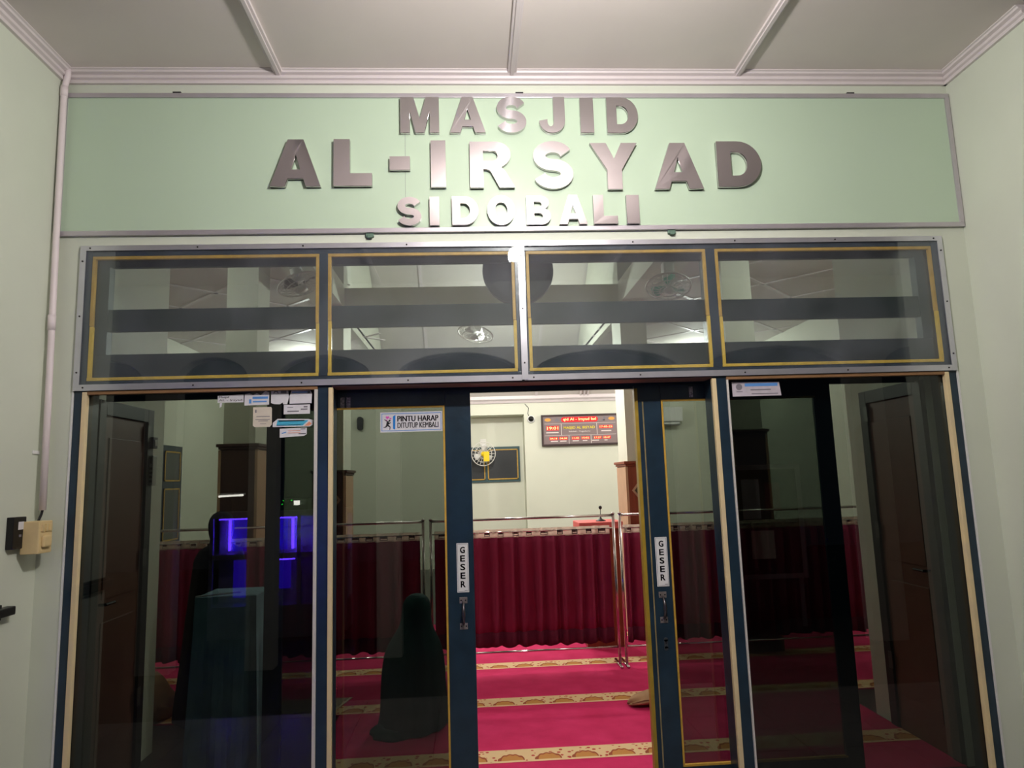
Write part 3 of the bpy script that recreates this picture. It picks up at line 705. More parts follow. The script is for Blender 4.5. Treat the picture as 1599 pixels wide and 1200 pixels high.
def fat_letter(ch):
    """heavy grotesque capital in the unit square: list of outlines, holes listed after the outer outline"""
    def arc(cx, cy, rx, ry, a0, a1, n=12):
        return [(cx + rx * math.cos(math.radians(a0 + (a1 - a0) * k / n)), cy + ry * math.sin(math.radians(a0 + (a1 - a0) * k / n))) for k in range(n + 1)]
    if ch == 'M': return [[(0, 0), (.24, 0), (.24, .62), (.385, 0), (.615, 0), (.76, .62), (.76, 0), (1, 0), (1, 1), (.66, 1), (.5, .40), (.34, 1), (0, 1)]]
    if ch == 'A': return [[(0, 0), (.29, 0), (.345, .17), (.655, .17), (.71, 0), (1, 0), (.655, 1), (.345, 1)], [(.405, .36), (.5, .70), (.595, .36)]]
    if ch == 'L': return [[(0, 0), (1, 0), (1, .27), (.42, .27), (.42, 1), (0, 1)]]
    if ch in 'I-': return [[(0, 0), (1, 0), (1, 1), (0, 1)]]
    if ch == 'Y': return [[(.345, 0), (.655, 0), (.655, .42), (1, 1), (.66, 1), (.5, .66), (.34, 1), (0, 1), (.345, .42)]]
    if ch == 'D': return [[(0, 0), (.46, 0)] + arc(.46, .5, .54, .5, -90, 90, 16) + [(0, 1)], [(.31, .24)] + [(.31, .76)] + arc(.44, .5, .25, .26, 90, -90, 12)]
    if ch == 'O': return [arc(.5, .5, .5, .5, 0, 360, 32)[:-1], arc(.5, .5, .23, .27, 0, -360, 24)[:-1]]
    if ch == 'J': return [[(.56, 1), (.56, .36)] + arc(.44, .32, .12, .14, 0, -180, 8) + [(.32, .38), (0, .34)] + arc(.5, .34, .5, .34, 180, 360, 14) + [(1, 1)]]
    if ch == 'B': return [[(0, 0), (.58, 0)] + arc(.60, .29, .40, .29, -90, 75, 10) + arc(.57, .76, .36, .24, -60, 90, 10) + [(0, 1)],
                          [(.31, .19), (.31, .40), (.54, .40)] + arc(.55, .295, .13, .105, 90, -90, 6), [(.31, .60), (.31, .80), (.52, .80)] + arc(.52, .70, .12, .10, 90, -90, 6)]
    if ch == 'R': return [[(0, 0), (.30, 0), (.30, .40), (.38, .40), (.46, .36), (.66, 0), (1, 0), (.80, .34), (.70, .44)] + arc(.56, .715, .36, .285, -58, 90, 12) + [(0, 1)],
                          [(.30, .58), (.30, .80), (.52, .80)] + arc(.52, .69, .11, .11, 90, -90, 8)]
    # S: a thick stroke along a spine
    sp = arc(.5, .705, .335, .205, 18, 270, 18) + arc(.5, .295, .345, .205, 90, -165, 18)[1:]
    pts = [Vector(p) for p in sp]; Lf, Rt = [], []
    for i, p in enumerate(pts):
        t = (pts[min(i + 1, len(pts) - 1)] - pts[max(i - 1, 0)]).normalized(); nrm = Vector((-t.y, t.x))
        hx, hy = .155, .128
        o = Vector((nrm.x * hx, nrm.y * hy)); Lf.append(p + o); Rt.append(p - o)
    o = Lf + Rt
    mx, Mx, my, My = min(p.x for p in o), max(p.x for p in o), min(p.y for p in o), max(p.y for p in o)
    nz = lambda p: ((p.x - mx) / (Mx - mx), (p.y - my) / (My - my))
    return [nz(p) for p in Lf], [nz(p) for p in Rt]
def letter_mesh(mb, ch, x0, x1, z0, z1, yf, yb):
    if ch == 'S':
        Lf, Rt = fat_letter(ch)
        q = lambda p, y: mb.bm.verts.new((x0 + p[0] * (x1 - x0), y, z0 + p[1] * (z1 - z0)))
        V4 = [(q(a, yf), q(b, yf), q(b, yb), q(a, yb)) for a, b in zip(Lf, Rt)]
        for a, b in zip(V4, V4[1:]):
            for i in range(4): mb.bm.faces.new((a[i], a[(i + 1) % 4], b[(i + 1) % 4], b[i]))
        mb.bm.faces.new(V4[0]); mb.bm.faces.new(V4[-1][::-1])
        return
    cu = D.curves.new('tmp', 'CURVE'); cu.dimensions = '2D'; cu.fill_mode = 'BOTH'; cu.extrude = 0.5
    for ol in fat_letter(ch):
        spn = cu.splines.new('POLY'); spn.points.add(len(ol) - 1); spn.use_cyclic_u = True
        for p, (a, b_) in zip(spn.points, ol): p.co = (a, b_, 0, 1)
    o = D.objects.new('tmp', cu); COL.objects.link(o)
    dg = bpy.context.evaluated_depsgraph_get(); dg.update()
    me = D.meshes.new_from_object(o.evaluated_get(dg)); D.objects.remove(o); D.curves.remove(cu)
    for v in me.vertices:
        v.co = Vector((x0 + v.co.x * (x1 - x0), yb + (v.co.z + 0.5) * (yf - yb), z0 + v.co.y * (z1 - z0)))
    mb.bm.from_mesh(me); D.meshes.remove(me)
for ch, x0, x1, z0, z1 in LET:
    mb = MB(); letter_mesh(mb, ch, x0, x1, z0, z1, -0.040, -0.0115)
    tilt = random.uniform(-0.012, 0.012); tx_ = random.uniform(-0.012, 0.012)
    o = mb.build('letter' if ch != '-' else 'hyphen', steel_m, sb, 'polished steel ' + ('letter ' + ch if ch != '-' else 'hyphen'), weld=True)
    cx, cz = (x0 + x1) / 2, (z0 + z1) / 2
    for v in o.data.vertices:      # every letter sits a hair out of true
        v.co.y += max(-0.003, min(0.0, tilt * (v.co.x - cx))) + max(-0.002, min(0.0, tx_ * (v.co.z + 2.967 - cz)))

# ---- conduit and boxes at the left corner
cd = thing('electrical_conduit', 'white plastic conduit pipe running down the left corner', 'pipe', (-2.462, -0.035, 1.5))
r = 0.016
MB().tube([(-2.455, -0.05, 3.90), (-2.455, -0.05, 3.86), (-2.462, -0.045, 3.84), (-2.470, -0.045, 3.80), (-2.472, -0.045, 3.72), (-2.466, -0.045, 2.9), (-2.455, -0.047, 2.1), (-2.448, -0.05, 1.52)], r, 14).build('pipe', conduit_m, cd, smooth=True)
MB().tube([(-2.463, -0.045, 2.52), (-2.462, -0.045, 2.44)], r + 0.003, 14).build('coupling', conduit_m, cd, smooth=True)
MB().tube([(-2.4715, -0.045, 3.80), (-2.472, -0.045, 3.74)], r + 0.003, 14).build('elbow', conduit_m, cd, smooth=True)
MB().tube([(-2.448, -0.05, 1.52), (-2.449, -0.055, 1.50), (-2.452, -0.07, 1.47)], 0.006, 8).build('cable', black_m, cd)
cl = MB().box(-2.4955, -2.488, -0.085, -0.030, 1.80, 1.818, 0.002)
cl.build('pipe_clamp', white_m, None, 'small white saddle clamp on the wall beside the conduit', cat='clamp', origin=(-2.495, -0.06, 1.80))
bb = thing('meter_box', 'black box with a white label on the left wall', 'electric box', (-2.47, -0.05, 1.35))
box(-2.495, -2.462, -0.150, -0.055, 1.345, 1.495, 0.004).build('case', black_m, bb)
box(-2.4622, -2.4605, -0.115, -0.075, 1.435, 1.472).build('label', paper_m, bb, 'white square label')
box(-2.4622, -2.4605, -0.105, -0.090, 1.40, 1.412).build('emblem', inkg_m, bb)
ib = thing('breaker_box', 'ivory breaker box with switches under the conduit end', 'electric box', (-2.44, -0.09, 1.32))
box(-2.495, -2.410, -0.155, -0.048, 1.315, 1.470, 0.005).build('case', ivory_m, ib)
for k in range(3): box(-2.412, -2.402, -0.14 + k * 0.03, -0.122 + k * 0.03, 1.42, 1.455, 0.002).build('breaker_switch', ivory_m, ib)
box(-2.411, -2.392, -0.135, -0.075, 1.345, 1.400, 0.008).build('cover_flap', ivory_m, ib)
ib.location.x += 0.022; ib.location.y -= 0.012
bb.location = (-2.47, -0.14, 1.35)
br_ = thing('wall_bracket', 'black bar end sticking out at the left edge', 'bracket', (-2.48, -0.3, 1.04))
box(-2.4955, -2.45, -0.62, -0.20, 1.045, 1.085, 0.006).build('bar', black_m, br_)
box(-2.4955, -2.475, -0.62, -0.26, 1.03, 1.10, 0.004).build('mounting_plate', black_m, br_)

# ---- porch lamp fitting
pl = thing('ceiling_lamp', 'round porch ceiling lamp above the photographer', 'lamp', (0.10, -1.88, 3.9))
MB().lathe([(0.06, 0), (0.06, -0.03), (0.04, -0.05)], (0.10, -1.88, 3.905), (0, 0, 1), 20).build('base', white_m, pl, smooth=True)
MB().lathe([(0.012, -0.05), (0.012, -0.25), (0.03, -0.26), (0.05, -0.31), (0.055, -0.34), (0.045, -0.365), (0.02, -0.375)], (0.10, -1.88, 3.905), (0, 0, 1), 20).build('bulb', bulb_m, pl, smooth=True)

# ================================================================== HALL FURNISHINGS
# ---- carpets
for k in range(-1, 4):
    y0 = 0.505 + 0.985 * k
    ya = max(y0, 0.13)
    where = {-1: 'nearest the door threshold', 0: 'under the kneeling woman', 1: 'second row, the bag on its edge', 2: 'under the screen feet', 3: 'just behind the curtain screens'}[k]
    xl, xr = (-1.27, 2.31) if k < 1 else (-4.55, 4.55)
    mb = MB().box(xl, xr, ya, y0 + 0.983, -0.012, 0.0, 0.002)
    mb.build('prayer_carpet', carpet_m, None, 'red prayer carpet row with floral border, ' + where, cat='carpet', group='prayer carpet rows', origin=(0, y0, 0))
# ---- curtain screens
YC = 2.35
def screen(x0, x1, label, seed, dense=1.0):
    rnd = random.Random(seed)
    t = thing('curtain_screen', label, 'screen', ((x0 + x1) / 2, YC, 0), group='curtain screens across the hall')
    for x in (x0, x1):
        MB().tube([(x, YC, 0.02), (x, YC, 1.275)], 0.0125, 12).build('pole', chrome_m, t, smooth=True)
        MB().tube([(x, YC - 0.07, 0.014), (x, YC + 0.20, 0.014)], 0.0125, 10).build('foot', chrome_m, t, smooth=True)
        MB().lathe([(0.016, 0), (0.016, 0.008), (0.006, 0.016)], (x, YC, 1.272), (0, 0, 1), 12).build('cap', chrome_m, t, smooth=True)
    MB().tube([(x0, YC, 1.262), (x1, YC, 1.262)], 0.011, 10).build('top_rail', chrome_m, t, smooth=True)
    MB().tube([(x0, YC, 0.165), (x1, YC, 0.165)], 0.009, 10).build('low_rail', chrome_m, t, smooth=True)
    # curtain wire + cloth
    MB().tube([(x0, YC + 0.02, 1.15), (x1, YC + 0.02, 1.15)], 0.006, 8).build('curtain_rail', chrome_m, t)
    xa, xb = x0 + 0.03, x1 - 0.03
    n = int((xb - xa) * 130)
    ph = [rnd.uniform(0, 6.28) for _ in range(4)]
    def off(x, z):
        u = x + 0.03 * math.sin(x * 3.1 + ph[0])
        a = 0.022 * math.sin(u * 2 * PI / 0.118 * dense) + 0.010 * math.sin(u * 2 * PI / 0.071 * dense + ph[1]) + 0.006 * math.sin(u * 2 * PI / 0.31 + ph[2])
        k = 0.65 + 0.5 * (1.18 - z)
        return a * k
    cx = []
    zs = [0.31, 0.5, 0.7, 0.9, 1.05, 1.106]
    g = []
    for z in zs:
        row = []
        for i in range(n + 1):
            x = xa + (xb - xa) * i / n
            zz = z + (0.007 * math.sin(x * 37 + ph[3]) if z == 0.20 else 0)
            row.append((x, YC + 0.028 + off(x, z) - (0.002 if z <= 0.32 else 0), zz))
        g.append(row)
    o = MB().sheet(g).build('curtain', maroon_m, t, 'pleated maroon curtain cloth', smooth=True)
    sd = o.modifiers.new('thick', 'SOLIDIFY'); sd.thickness = 0.003
    g = [[(xa + (xb - xa) * i / n, YC + 0.0265 + off(xa + (xb - xa) * i / n, z), z + (0.007 * math.sin((xa + (xb - xa) * i / n) * 37 + ph[3]) if z == 0.20 else 0)) for i in range(n + 1)] for z in (0.20, 0.24, 0.32)]
    o = MB().sheet(g).build('hem', mat('hem_cloth', (92, 22, 42), 0.85, spec=0.15), t, 'darker doubled bottom hem', smooth=True)
    sd = o.modifiers.new('thick', 'SOLIDIFY'); sd.thickness = 0.004
    g = [[(xa + (xb - xa) * i / n, YC + 0.028 + off(xa + (xb - xa) * i / n, z) * 0.8, z) for i in range(n + 1)] for z in (1.100, 1.125, 1.15, 1.175)]
    o = MB().sheet(g).build('heading_band', band_m, t, 'cream heading band', smooth=True)
    sd = o.modifiers.new('thick', 'SOLIDIFY'); sd.thickness = 0.003
    m_ = max(4, int((xb - xa) / 0.118 * dense))
    ring = None
    for i in range(m_):
        x = xa + (xb - xa) * (i + 0.5) / m_ + rnd.uniform(-0.01, 0.01)
        wd = rnd.uniform(0.028, 0.042)
        y = YC + 0.028 + off(x, 1.145) * 0.8 - 0.012
        wd *= 0.8
        rg = MB().box(x - wd, x + wd, y - 0.005, y + 0.003, 1.146, 1.153).box(x - wd, x + wd, y - 0.004, y + 0.003, 1.116, 1.120)
        rg.box(x - wd, x - wd + 0.005, y - 0.004, y + 0.003, 1.116, 1.153).box(x + wd - 0.005, x + wd, y - 0.004, y + 0.003, 1.116, 1.153)
        rg = rg.build('curtain_ring', chrome_m, t, weld=True)
        box(x - wd + 0.004, x + wd - 0.004, y + 0.001, y + 0.004, 1.130, 1.147).build('slot', mat('slot_shadow', (120, 84, 84), 0.7), rg)
screen(-2.98, -0.735, 'maroon curtain screen on the left behind the kneeling woman', 3)
screen(-0.672, 0.905, 'maroon curtain screen in the middle of the open doorway', 5)
screen(0.962, 3.30, 'maroon curtain screen at right ending behind the right leaf', 9, 1.15)

# ---- lectern with microphone behind the curtain
lc = thing('lectern', 'low lectern with a pink cloth top behind the curtain screen', 'lectern', (0.91, 3.2, 0.001))
box(0.74, 1.09, 3.02, 3.36, 0.001, 1.12, 0.006).build('body', wood_m, lc)
box(0.700, 1.125, 2.98, 3.40, 1.10, 1.165, 0.008).build('cloth_cover', pinkcloth_m, lc, 'pink-red cloth cover')
mc = thing('microphone', 'small black gooseneck microphone standing on the pink lectern', 'microphone', (0.935, 3.12, 1.165))
MB().lathe([(0.050, 0), (0.048, 0.006), (0.03, 0.014), (0.012, 0.024), (0.008, 0.04)], (0.935, 3.12, 1.1655), (0, 0, 1), 20).build('base', dark_m, mc, smooth=True)
MB().tube([(0.935, 3.12, 1.20), (0.936, 3.12, 1.24), (0.937, 3.12, 1.285)], 0.0032, 8).build('gooseneck', black_m, mc)
MB().lathe([(0.004, 0), (0.014, 0.006), (0.017, 0.018), (0.014, 0.03), (0.004, 0.036)], (0.937, 3.12, 1.278), (0, 0, 1), 14).build('foam_head', black_m, mc, smooth=True)

# ---- prayer clock on the far wall
Yc = BK - 0.07
ck = thing('prayer_clock', 'wide LED prayer time board on the far wall', 'clock', (1.76, Yc, 2.2))
x0, x1, z0, z1 = 1.02, 2.52, 2.20, 2.80
def H(x): return x0 + (x1 - x0) * x
def V(z): return z0 + (z1 - z0) * z
TL = -0.047                                               # the board hangs slightly off level
for a in ((x0, x1, z1 - 0.035, z1), (x0, x1, z0, z0 + 0.035), (x0, x0 + 0.035, z0 + 0.035, z1 - 0.035), (x1 - 0.035, x1, z0 + 0.035, z1 - 0.035)):
    box(a[0], a[1], Yc, BK, a[2], a[3], 0.004).build('frame_strip', dkframe_m, ck)
box(x0 + 0.03, x1 - 0.03, Yc + 0.02, BK - 0.005, z0 + 0.03, z1 - 0.03).build('panel', panel_m, ck)
yf = Yc + 0.019
mb = MB()
for a in ((0.04, 0.96, 0.705, 0.713), (0.04, 0.96, 0.33, 0.338)): mb.box(H(a[0]), H(a[1]), yf, yf + 0.002, V(a[2]), V(a[3]))
for a in ((0.255, 0.336, 0.706), (0.715, 0.336, 0.706), (0.35, 0.06, 0.335), (0.635, 0.06, 0.335)): mb.box(H(a[0]) - 0.004, H(a[0]) + 0.004, yf, yf + 0.002, V(a[1]), V(a[2]))
for a in ((0.14, 0.24), (0.26, 0.35), (0.42, 0.51), (0.55, 0.62), (0.67, 0.77), (0.83, 0.88)): mb.box(H(a[0] - 0.025), H(a[1] - 0.035), yf, yf + 0.002, V(0.135), V(0.165))
mb.box(H(0.06), H(0.22), yf, yf + 0.002, V(0.41), V(0.445)).box(H(0.77), H(0.90), yf, yf + 0.002, V(0.43), V(0.465))
mb.text('Sidobali - Yogyakarta', H(0.35), H(0.63), V(0.42), V(0.475), yf, 0.002, 0.01)
mb.build('white_print', wtext_m, ck)
MB().text('MASJID AL IRSYAD', H(0.285), H(0.69), V(0.51), V(0.615), yf, 0.002, 0.02).build('yellow_lettering', ytext_m, ck, kind='stuff')
pill = [(H(0.29) + 0.05 * math.cos(a), V(0.835) + 0.05 * math.sin(a)) for a in [PI / 2 + PI * k / 8 for k in range(9)]] + [(H(0.70) + 0.05 * math.cos(a), V(0.835) + 0.05 * math.sin(a)) for a in [-PI / 2 + PI * k / 8 for k in range(9)]]
MB().poly(pill, yf - 0.001, 0.003).build('led_field', red_m, ck, 'red running text field')
MB().text('qid Al - Irsyad lad', H(0.28), H(0.71), V(0.775), V(0.89), yf - 0.003, 0.002, 0.02).build('led_text', led_m, ck, kind='stuff')
for (a, b_, c_, d_, s_) in ((0.065, 0.225, 0.50, 0.64, '19:01'), (0.745, 0.92, 0.53, 0.63, '17-05-23'), (0.10, 0.205, 0.19, 0.285, '04:18'), (0.225, 0.33, 0.19, 0.285, '04:28'),
                            (0.385, 0.485, 0.19, 0.285, '11:42'), (0.51, 0.615, 0.19, 0.285, '15:02'), (0.67, 0.77, 0.19, 0.285, '17:37'), (0.79, 0.89, 0.19, 0.285, '18:47')):
    f = box(H(a), H(b_), yf - 0.001, yf + 0.002, V(c_), V(d_)).build('led_field', red_m, ck)
    MB().text(s_, H(a) + 0.012, H(b_) - 0.012, V(c_) + 0.012, V(d_) - 0.012, yf - 0.003, 0.002, 0.02).build('led_text', led_m, f, kind='stuff')
for x in (0.085, 0.91):
    MB().poly([(H(x) + 0.062 * math.cos(a), V(0.84) + 0.032 * math.sin(a)) for a in [2 * PI * k / 16 for k in range(16)]], yf, 0.002).build('oval_mark', amber_m, ck, 'amber oval mark')
mb = MB().poly([(H(0.175), V(0.78)), (H(0.235), V(0.78)), (H(0.235), V(0.82)), (H(0.205), V(0.90)), (H(0.175), V(0.82))], yf, 0.002)
mb.box(H(0.77), H(0.82), yf, yf + 0.002, V(0.78), V(0.81)).box(H(0.805), H(0.825), yf, yf + 0.002, V(0.78), V(0.90))
mb.build('emblem', inkg_m, ck, 'faded silhouette emblem')
for o in ck.children_recursive:                           # the slight hang
    for v in o.data.vertices: v.co.z += TL * 0.35 * 0
# camera, cable, wall fan, speaker, air conditioner on the far wall
cv = thing('security_camera', 'white dome security camera left of the prayer clock', 'camera', (0.828, BK, 2.73))
MB().lathe([(0.075, 0), (0.075, 0.025), (0.062, 0.04)], (0.828, BK, 2.73), (0, -1, 0), 20).build('base', white_m, cv, smooth=True)
MB().lathe([(0.055, 0.03), (0.05, 0.07), (0.03, 0.095), (0.005, 0.105)], (0.828, BK, 2.735), (0, -1, 0), 20).build('dome', black_m, cv, smooth=True)
MB().tube([(0.80, BK - 0.006, 2.78), (0.77, BK - 0.006, 2.84), (0.79, BK - 0.006, 2.95), (0.72, BK - 0.006, 3.03)], 0.006, 6).build('camera_cable', dark_m, None, 'thin dark cable rising above the dome camera', cat='cable', origin=(0.78, BK, 2.78))
def ring_pts(c, r, u, v, n=28):
    return [Vector(c) + (Vector(u) * math.cos(2 * PI * k / n) + Vector(v) * math.sin(2 * PI * k / n)) * r for k in range(n)]
def fan(root, c, nrm, r, bladem, hubm, bl=0.9, wires=20):
    nrm = Vector(nrm).normalized(); c = Vector(c)
    u = nrm.cross(Vector((0, 0, 1)))
    if u.length < 0.1: u = Vector((1, 0, 0))
    u.normalize(); v = nrm.cross(u)
    cg = MB()
    dep = r * 0.26
    for rr, h in ((r, 0), (r * 0.7, dep * 0.75), (r * 0.4, dep), (r * 0.7, -dep * 0.75), (r * 0.4, -dep)):
        cg.tube(ring_pts(c + nrm * h, rr, u, v), 0.008 if rr == r else 0.004, 5, closed=True)
    for k in range(wires):
        d = u * math.cos(2 * PI * k / wires) + v * math.sin(2 * PI * k / wires)
        cg.tube([c + nrm * dep + d * r * 0.2, c + nrm * dep * 0.75 + d * r * .7, c + d * r, c - nrm * dep * .75 + d * r * .7, c - nrm * dep + d * r * 0.2], 0.003, 4)
    cg.build('cage', fanw_m, root)
    MB().lathe([(0.001, -0.02), (r * 0.22, -0.018), (r * 0.22, 0.012), (0.001, 0.02)], c + nrm * dep, nrm, 18).build('hub_cap', hubm, root, smooth=True)
    MB().lathe([(r * 0.24, 0.0), (r * 0.28, -0.06), (r * 0.22, -0.13), (0.01, -0.15)], c - nrm * dep * 0.8, nrm, 18).build('motor', fanw_m, root, smooth=True)
    for k in range(3):
        a0 = 2 * PI * k / 3 + 0.4
        pts = []
        for rad, wd in ((0.15, 0.10), (0.45, 0.34), (0.7, 0.42), (0.88, 0.30), (0.9, 0.1)):
            for sg in (-1, 1):
                an = a0 + sg * wd
                pts.append(((c + (u * math.cos(an) + v * math.sin(an)) * r * rad * bl + nrm * sg * 0.018)))
        g = [[pts[2 * i], (pts[2 * i] + pts[2 * i + 1]) / 2 + nrm * 0.004, pts[2 * i + 1]] for i in range(5)]
        o = MB().sheet(g).build('blade', bladem, root, smooth=True)
        sd = o.modifiers.new('thick', 'SOLIDIFY'); sd.thickness = 0.004
wf = thing('wall_fan', 'white wall fan with yellow hub on the far recess edge', 'fan', (-0.10, BK + 0.4, 2.1))
fan(wf, (-0.10, BK + 0.16, 2.10), (0.05, -1, -0.12), 0.23, white_m, fany_m)
MB().tube([(-0.10, BK + 0.25, 2.11), (-0.10, BK + 0.36, 2.20), (-0.10, BK + 0.45, 2.28)], 0.025, 10).build('wall_arm', fanw_m, wf, smooth=True)
box(-0.16, -0.04, BK + 0.43, BK + 0.45, 2.24, 2.40, 0.004).build('wall_plate', fanw_m, wf)
box(-0.10, 0.01, BK + 0.045, BK + 0.065, 1.95, 2.14, 0.008).build('control_cover', fany_m, wf, 'yellow cover hanging on the fan front')
ws = thing('wall_speaker', 'small black rounded speaker high on the far left wall', 'speaker', (-2.42, BK, 2.73))
MB().rings([[(-2.42 + 0.055 * math.cos(2 * PI * k / 20), BK - 0.005 - d, 2.73 + (0.055 * math.sin(2 * PI * k / 20)) + (0.075 if math.sin(2 * PI * k / 20) >= 0 else -0.075)) for k in range(20)] for d in (0.0, 0.08)]).build('case', black_m, ws)
MB().rings([[(-2.42 + 0.04 * math.cos(2 * PI * k / 20), BK - 0.085 - d, 2.73 + (0.04 * math.sin(2 * PI * k / 20)) + (0.075 if math.sin(2 * PI * k / 20) >= 0 else -0.075)) for k in range(20)] for d in (0.0, 0.004)]).build('grille', dark_m, ws)
ac = thing('air_conditioner', 'white split air conditioner high behind the right door leaf', 'air conditioner', (3.35, BK, 2.5))
box(2.93, 3.74, BK - 0.22, BK, 2.60, 2.88, 0.02).build('case', white_m, ac)
box(2.95, 3.68, BK - 0.20, BK - 0.01, 2.525, 2.60, 0.01).build('outlet', mat('ac_outlet', (150, 150, 146), 0.5), ac)
box(2.96, 3.66, BK - 0.225, BK - 0.20, 2.545, 2.575, 0.004).build('flap', white_m, ac)

# ---- fans under the ceiling
def orbit_fan(label, c, nrm, top, bladem, lampfit=False):
    t = thing('orbit_fan', label, 'fan', (c[0], c[1], top), group=None)
    MB().lathe([(0.07, 0), (0.07, -0.03), (0.03, -0.05)], (c[0], c[1], top), (0, 0, 1), 18).build('mount', fanw_m, t, smooth=True)
    n = Vector(nrm).normalized(); bk = Vector(c) - n * 0.14
    MB().tube([(c[0], c[1], top - 0.04), (c[0] - 0.02, c[1], top - 0.10), tuple(bk + Vector((0, 0, 0.08))), tuple(bk)], 0.024, 10).build('arm', fanw_m, t, smooth=True)
    MB().box(bk.x - 0.05, bk.x + 0.05, bk.y - 0.05, bk.y + 0.05, bk.z + 0.0, bk.z + 0.13, 0.02).build('gear_housing', fanw_m, t)
    fan(t, c, nrm, 0.19, bladem, fanw_m)
    return t
orbit_fan('grey orbit fan hanging behind the left transom light', (-1.70, 2.0, 3.27), (0.35, -0.15, -0.9), 3.75, mat('grey_blade', (130, 128, 128), 0.4))
orbit_fan('orbit fan with mint blades behind the right transom light', (1.42, 2.0, 3.20), (-0.12, -0.35, -0.9), 3.75, fang_m)
orbit_fan('orbit fan beside the lit bulb under the tie beam', (-0.24, 3.55, 3.15), (-0.2, -0.25, -0.9), 3.32, white_m)
hl = thing('hall_bulb', 'glowing white bulb under the tie beam behind the transom', 'lamp', (-0.18, 4.0, 3.2))
MB().tube([(-0.18, 3.715, 3.45), (-0.18, 3.85, 3.46), (-0.18, 4.0, 3.33)], 0.008, 6).build('cord', white_m, hl)
MB().lathe([(0.02, 0.09), (0.024, 0.05), (0.045, 0.0), (0.045, -0.03), (0.02, -0.055)], (-0.18, 4.0, 3.235), (0, 0, 1), 18).build('bulb', bulb_m, hl, smooth=True)
dk = thing('wall_clock', 'dark round clock back behind the middle of the transom', 'clock', (-0.01, 0.16, 2.58))
MB().lathe([(0.17, 0), (0.20, 0.006), (0.205, 0.03), (0.19, 0.045)], (-0.01, 0.127, 2.785), (0, 1, 0), 40).build('case', mat('dark_disc', (46, 52, 66), 0.5, vary=0.2, vscale=6), dk)
MB().lathe([(0.18, 0), (0.18, 0.004)], (-0.01, 0.172, 2.785), (0, 1, 0), 32).build('dial', white_m, dk)

# ---- side doors in the vestibule
def side_door(name, sg, label, remote=False):
    X = sg * 2.33
    t = thing(name, label, 'door', (X, 0.46, 0), kind=S)
    def bx(d0, d1, *r): return box(*sorted((X - sg * d0, X - sg * d1)), *r)
    bx(0, 0.03, 0.155, 0.225, -0.01, 2.10, 0.003).build('jamb', dframe_m, t)
    bx(0, 0.03, 0.715, 0.79, -0.01, 2.10, 0.003).build('jamb', dframe_m, t)
    bx(0, 0.03, 0.225, 0.715, 2.02, 2.10, 0.003).build('lintel', dframe_m, t)
    bx(0, 0.012, 0.225, 0.715, -0.01, 2.02).build('door_panel', door_m, t)
    for z0, z1 in ((0.15, 0.9), (1.02, 1.9)):
        bx(0.012, 0.018, 0.29, 0.65, z0, z1, 0.004).build('raised_panel', door_m, t)
    k = MB().tube([(X - sg * 0.012, 0.27, 1.0), (X - sg * 0.05, 0.27, 1.0), (X - sg * 0.05, 0.36, 1.0)], 0.008, 8); k.build('door_handle', dark_m, t)
    for z in (1.95, 1.2, 0.4): bx(0.03, 0.036, 0.70, 0.74, z - 0.05, z + 0.05).build('hinge', mat('hinge', (92, 96, 92), 0.4, metal=0.5), t)
side_door('door_3', -1, 'dark framed brown door seen edge-on through the left pane')
side_door('door_4', 1, 'dark framed brown door seen edge-on through the right pane')
rc = thing('remote_control', 'grey remote control hanging in a holder beside the left side door', 'remote', (-2.30, 0.79, 1.63))
box(-2.302, -2.278, 0.745, 0.800, 1.63, 1.815, 0.005).build('case', mat('remote_grey', (176, 178, 172), 0.4), rc)
box(-2.296, -2.284, 0.7435, 0.7455, 1.765, 1.805).build('display', mat('lcd', (70, 76, 70), 0.3), rc)
for k in range(4):
    for j in range(2): box(-2.296 + j * 0.009, -2.290 + j * 0.009, 0.7430, 0.7455, 1.65 + k * 0.026, 1.664 + k * 0.026).build('button', dframe_m, rc)
sw = thing('switch_box', 'small dark switch box on the side door frame above the remote', 'switch', (-2.3, 0.76, 1.85))
box(-2.302, -2.275, 0.735, 0.795, 1.86, 1.93, 0.004).build('case', dframe_m, sw)
box(-2.275, -2.271, 0.75, 0.78, 1.875, 1.915, 0.002).build('rocker', mat('remote_grey', (176, 178, 172), 0.4), sw)

# ---- cloaked people
def cloak(root, name, secs, mtl, folds, n=72, seed=1, label=None):
    """secs: (z, xc, yc, hx, hy, fold amplitude)"""
    rnd = random.Random(seed); ph = [rnd.uniform(0, 6.28) for _ in range(6)]
    rr = []
    # interpolate sections smoothly
    Z = []
    for a, b in zip(secs, secs[1:]):
        for k in range(4):
            t = k / 4; Z.append([a[i] + (b[i] - a[i]) * t for i in range(6)])
    Z.append(list(secs[-1]))
    for z, xc, yc, hx, hy, fa in Z:
        ring = []
        for k in range(n):
            th = 2 * PI * k / n
            f = 1 + fa * (0.6 * math.sin(folds * th + ph[0] + 0.8 * math.sin(z * 4 + ph[1])) + 0.4 * math.sin((folds * 2 - 3) * th + ph[2] + z * 2) + 0.3 * math.sin(3 * th + ph[3]))
            ring.append((xc + hx * f * math.cos(th), yc + hy * f * math.sin(th), z))
        rr.append(ring)
    o = MB().rings(rr).build(name, mtl, root, label, smooth=True)
    sb_ = o.modifiers.new('smooth', 'SUBSURF'); sb_.levels = 1; sb_.render_levels = 1
    return o
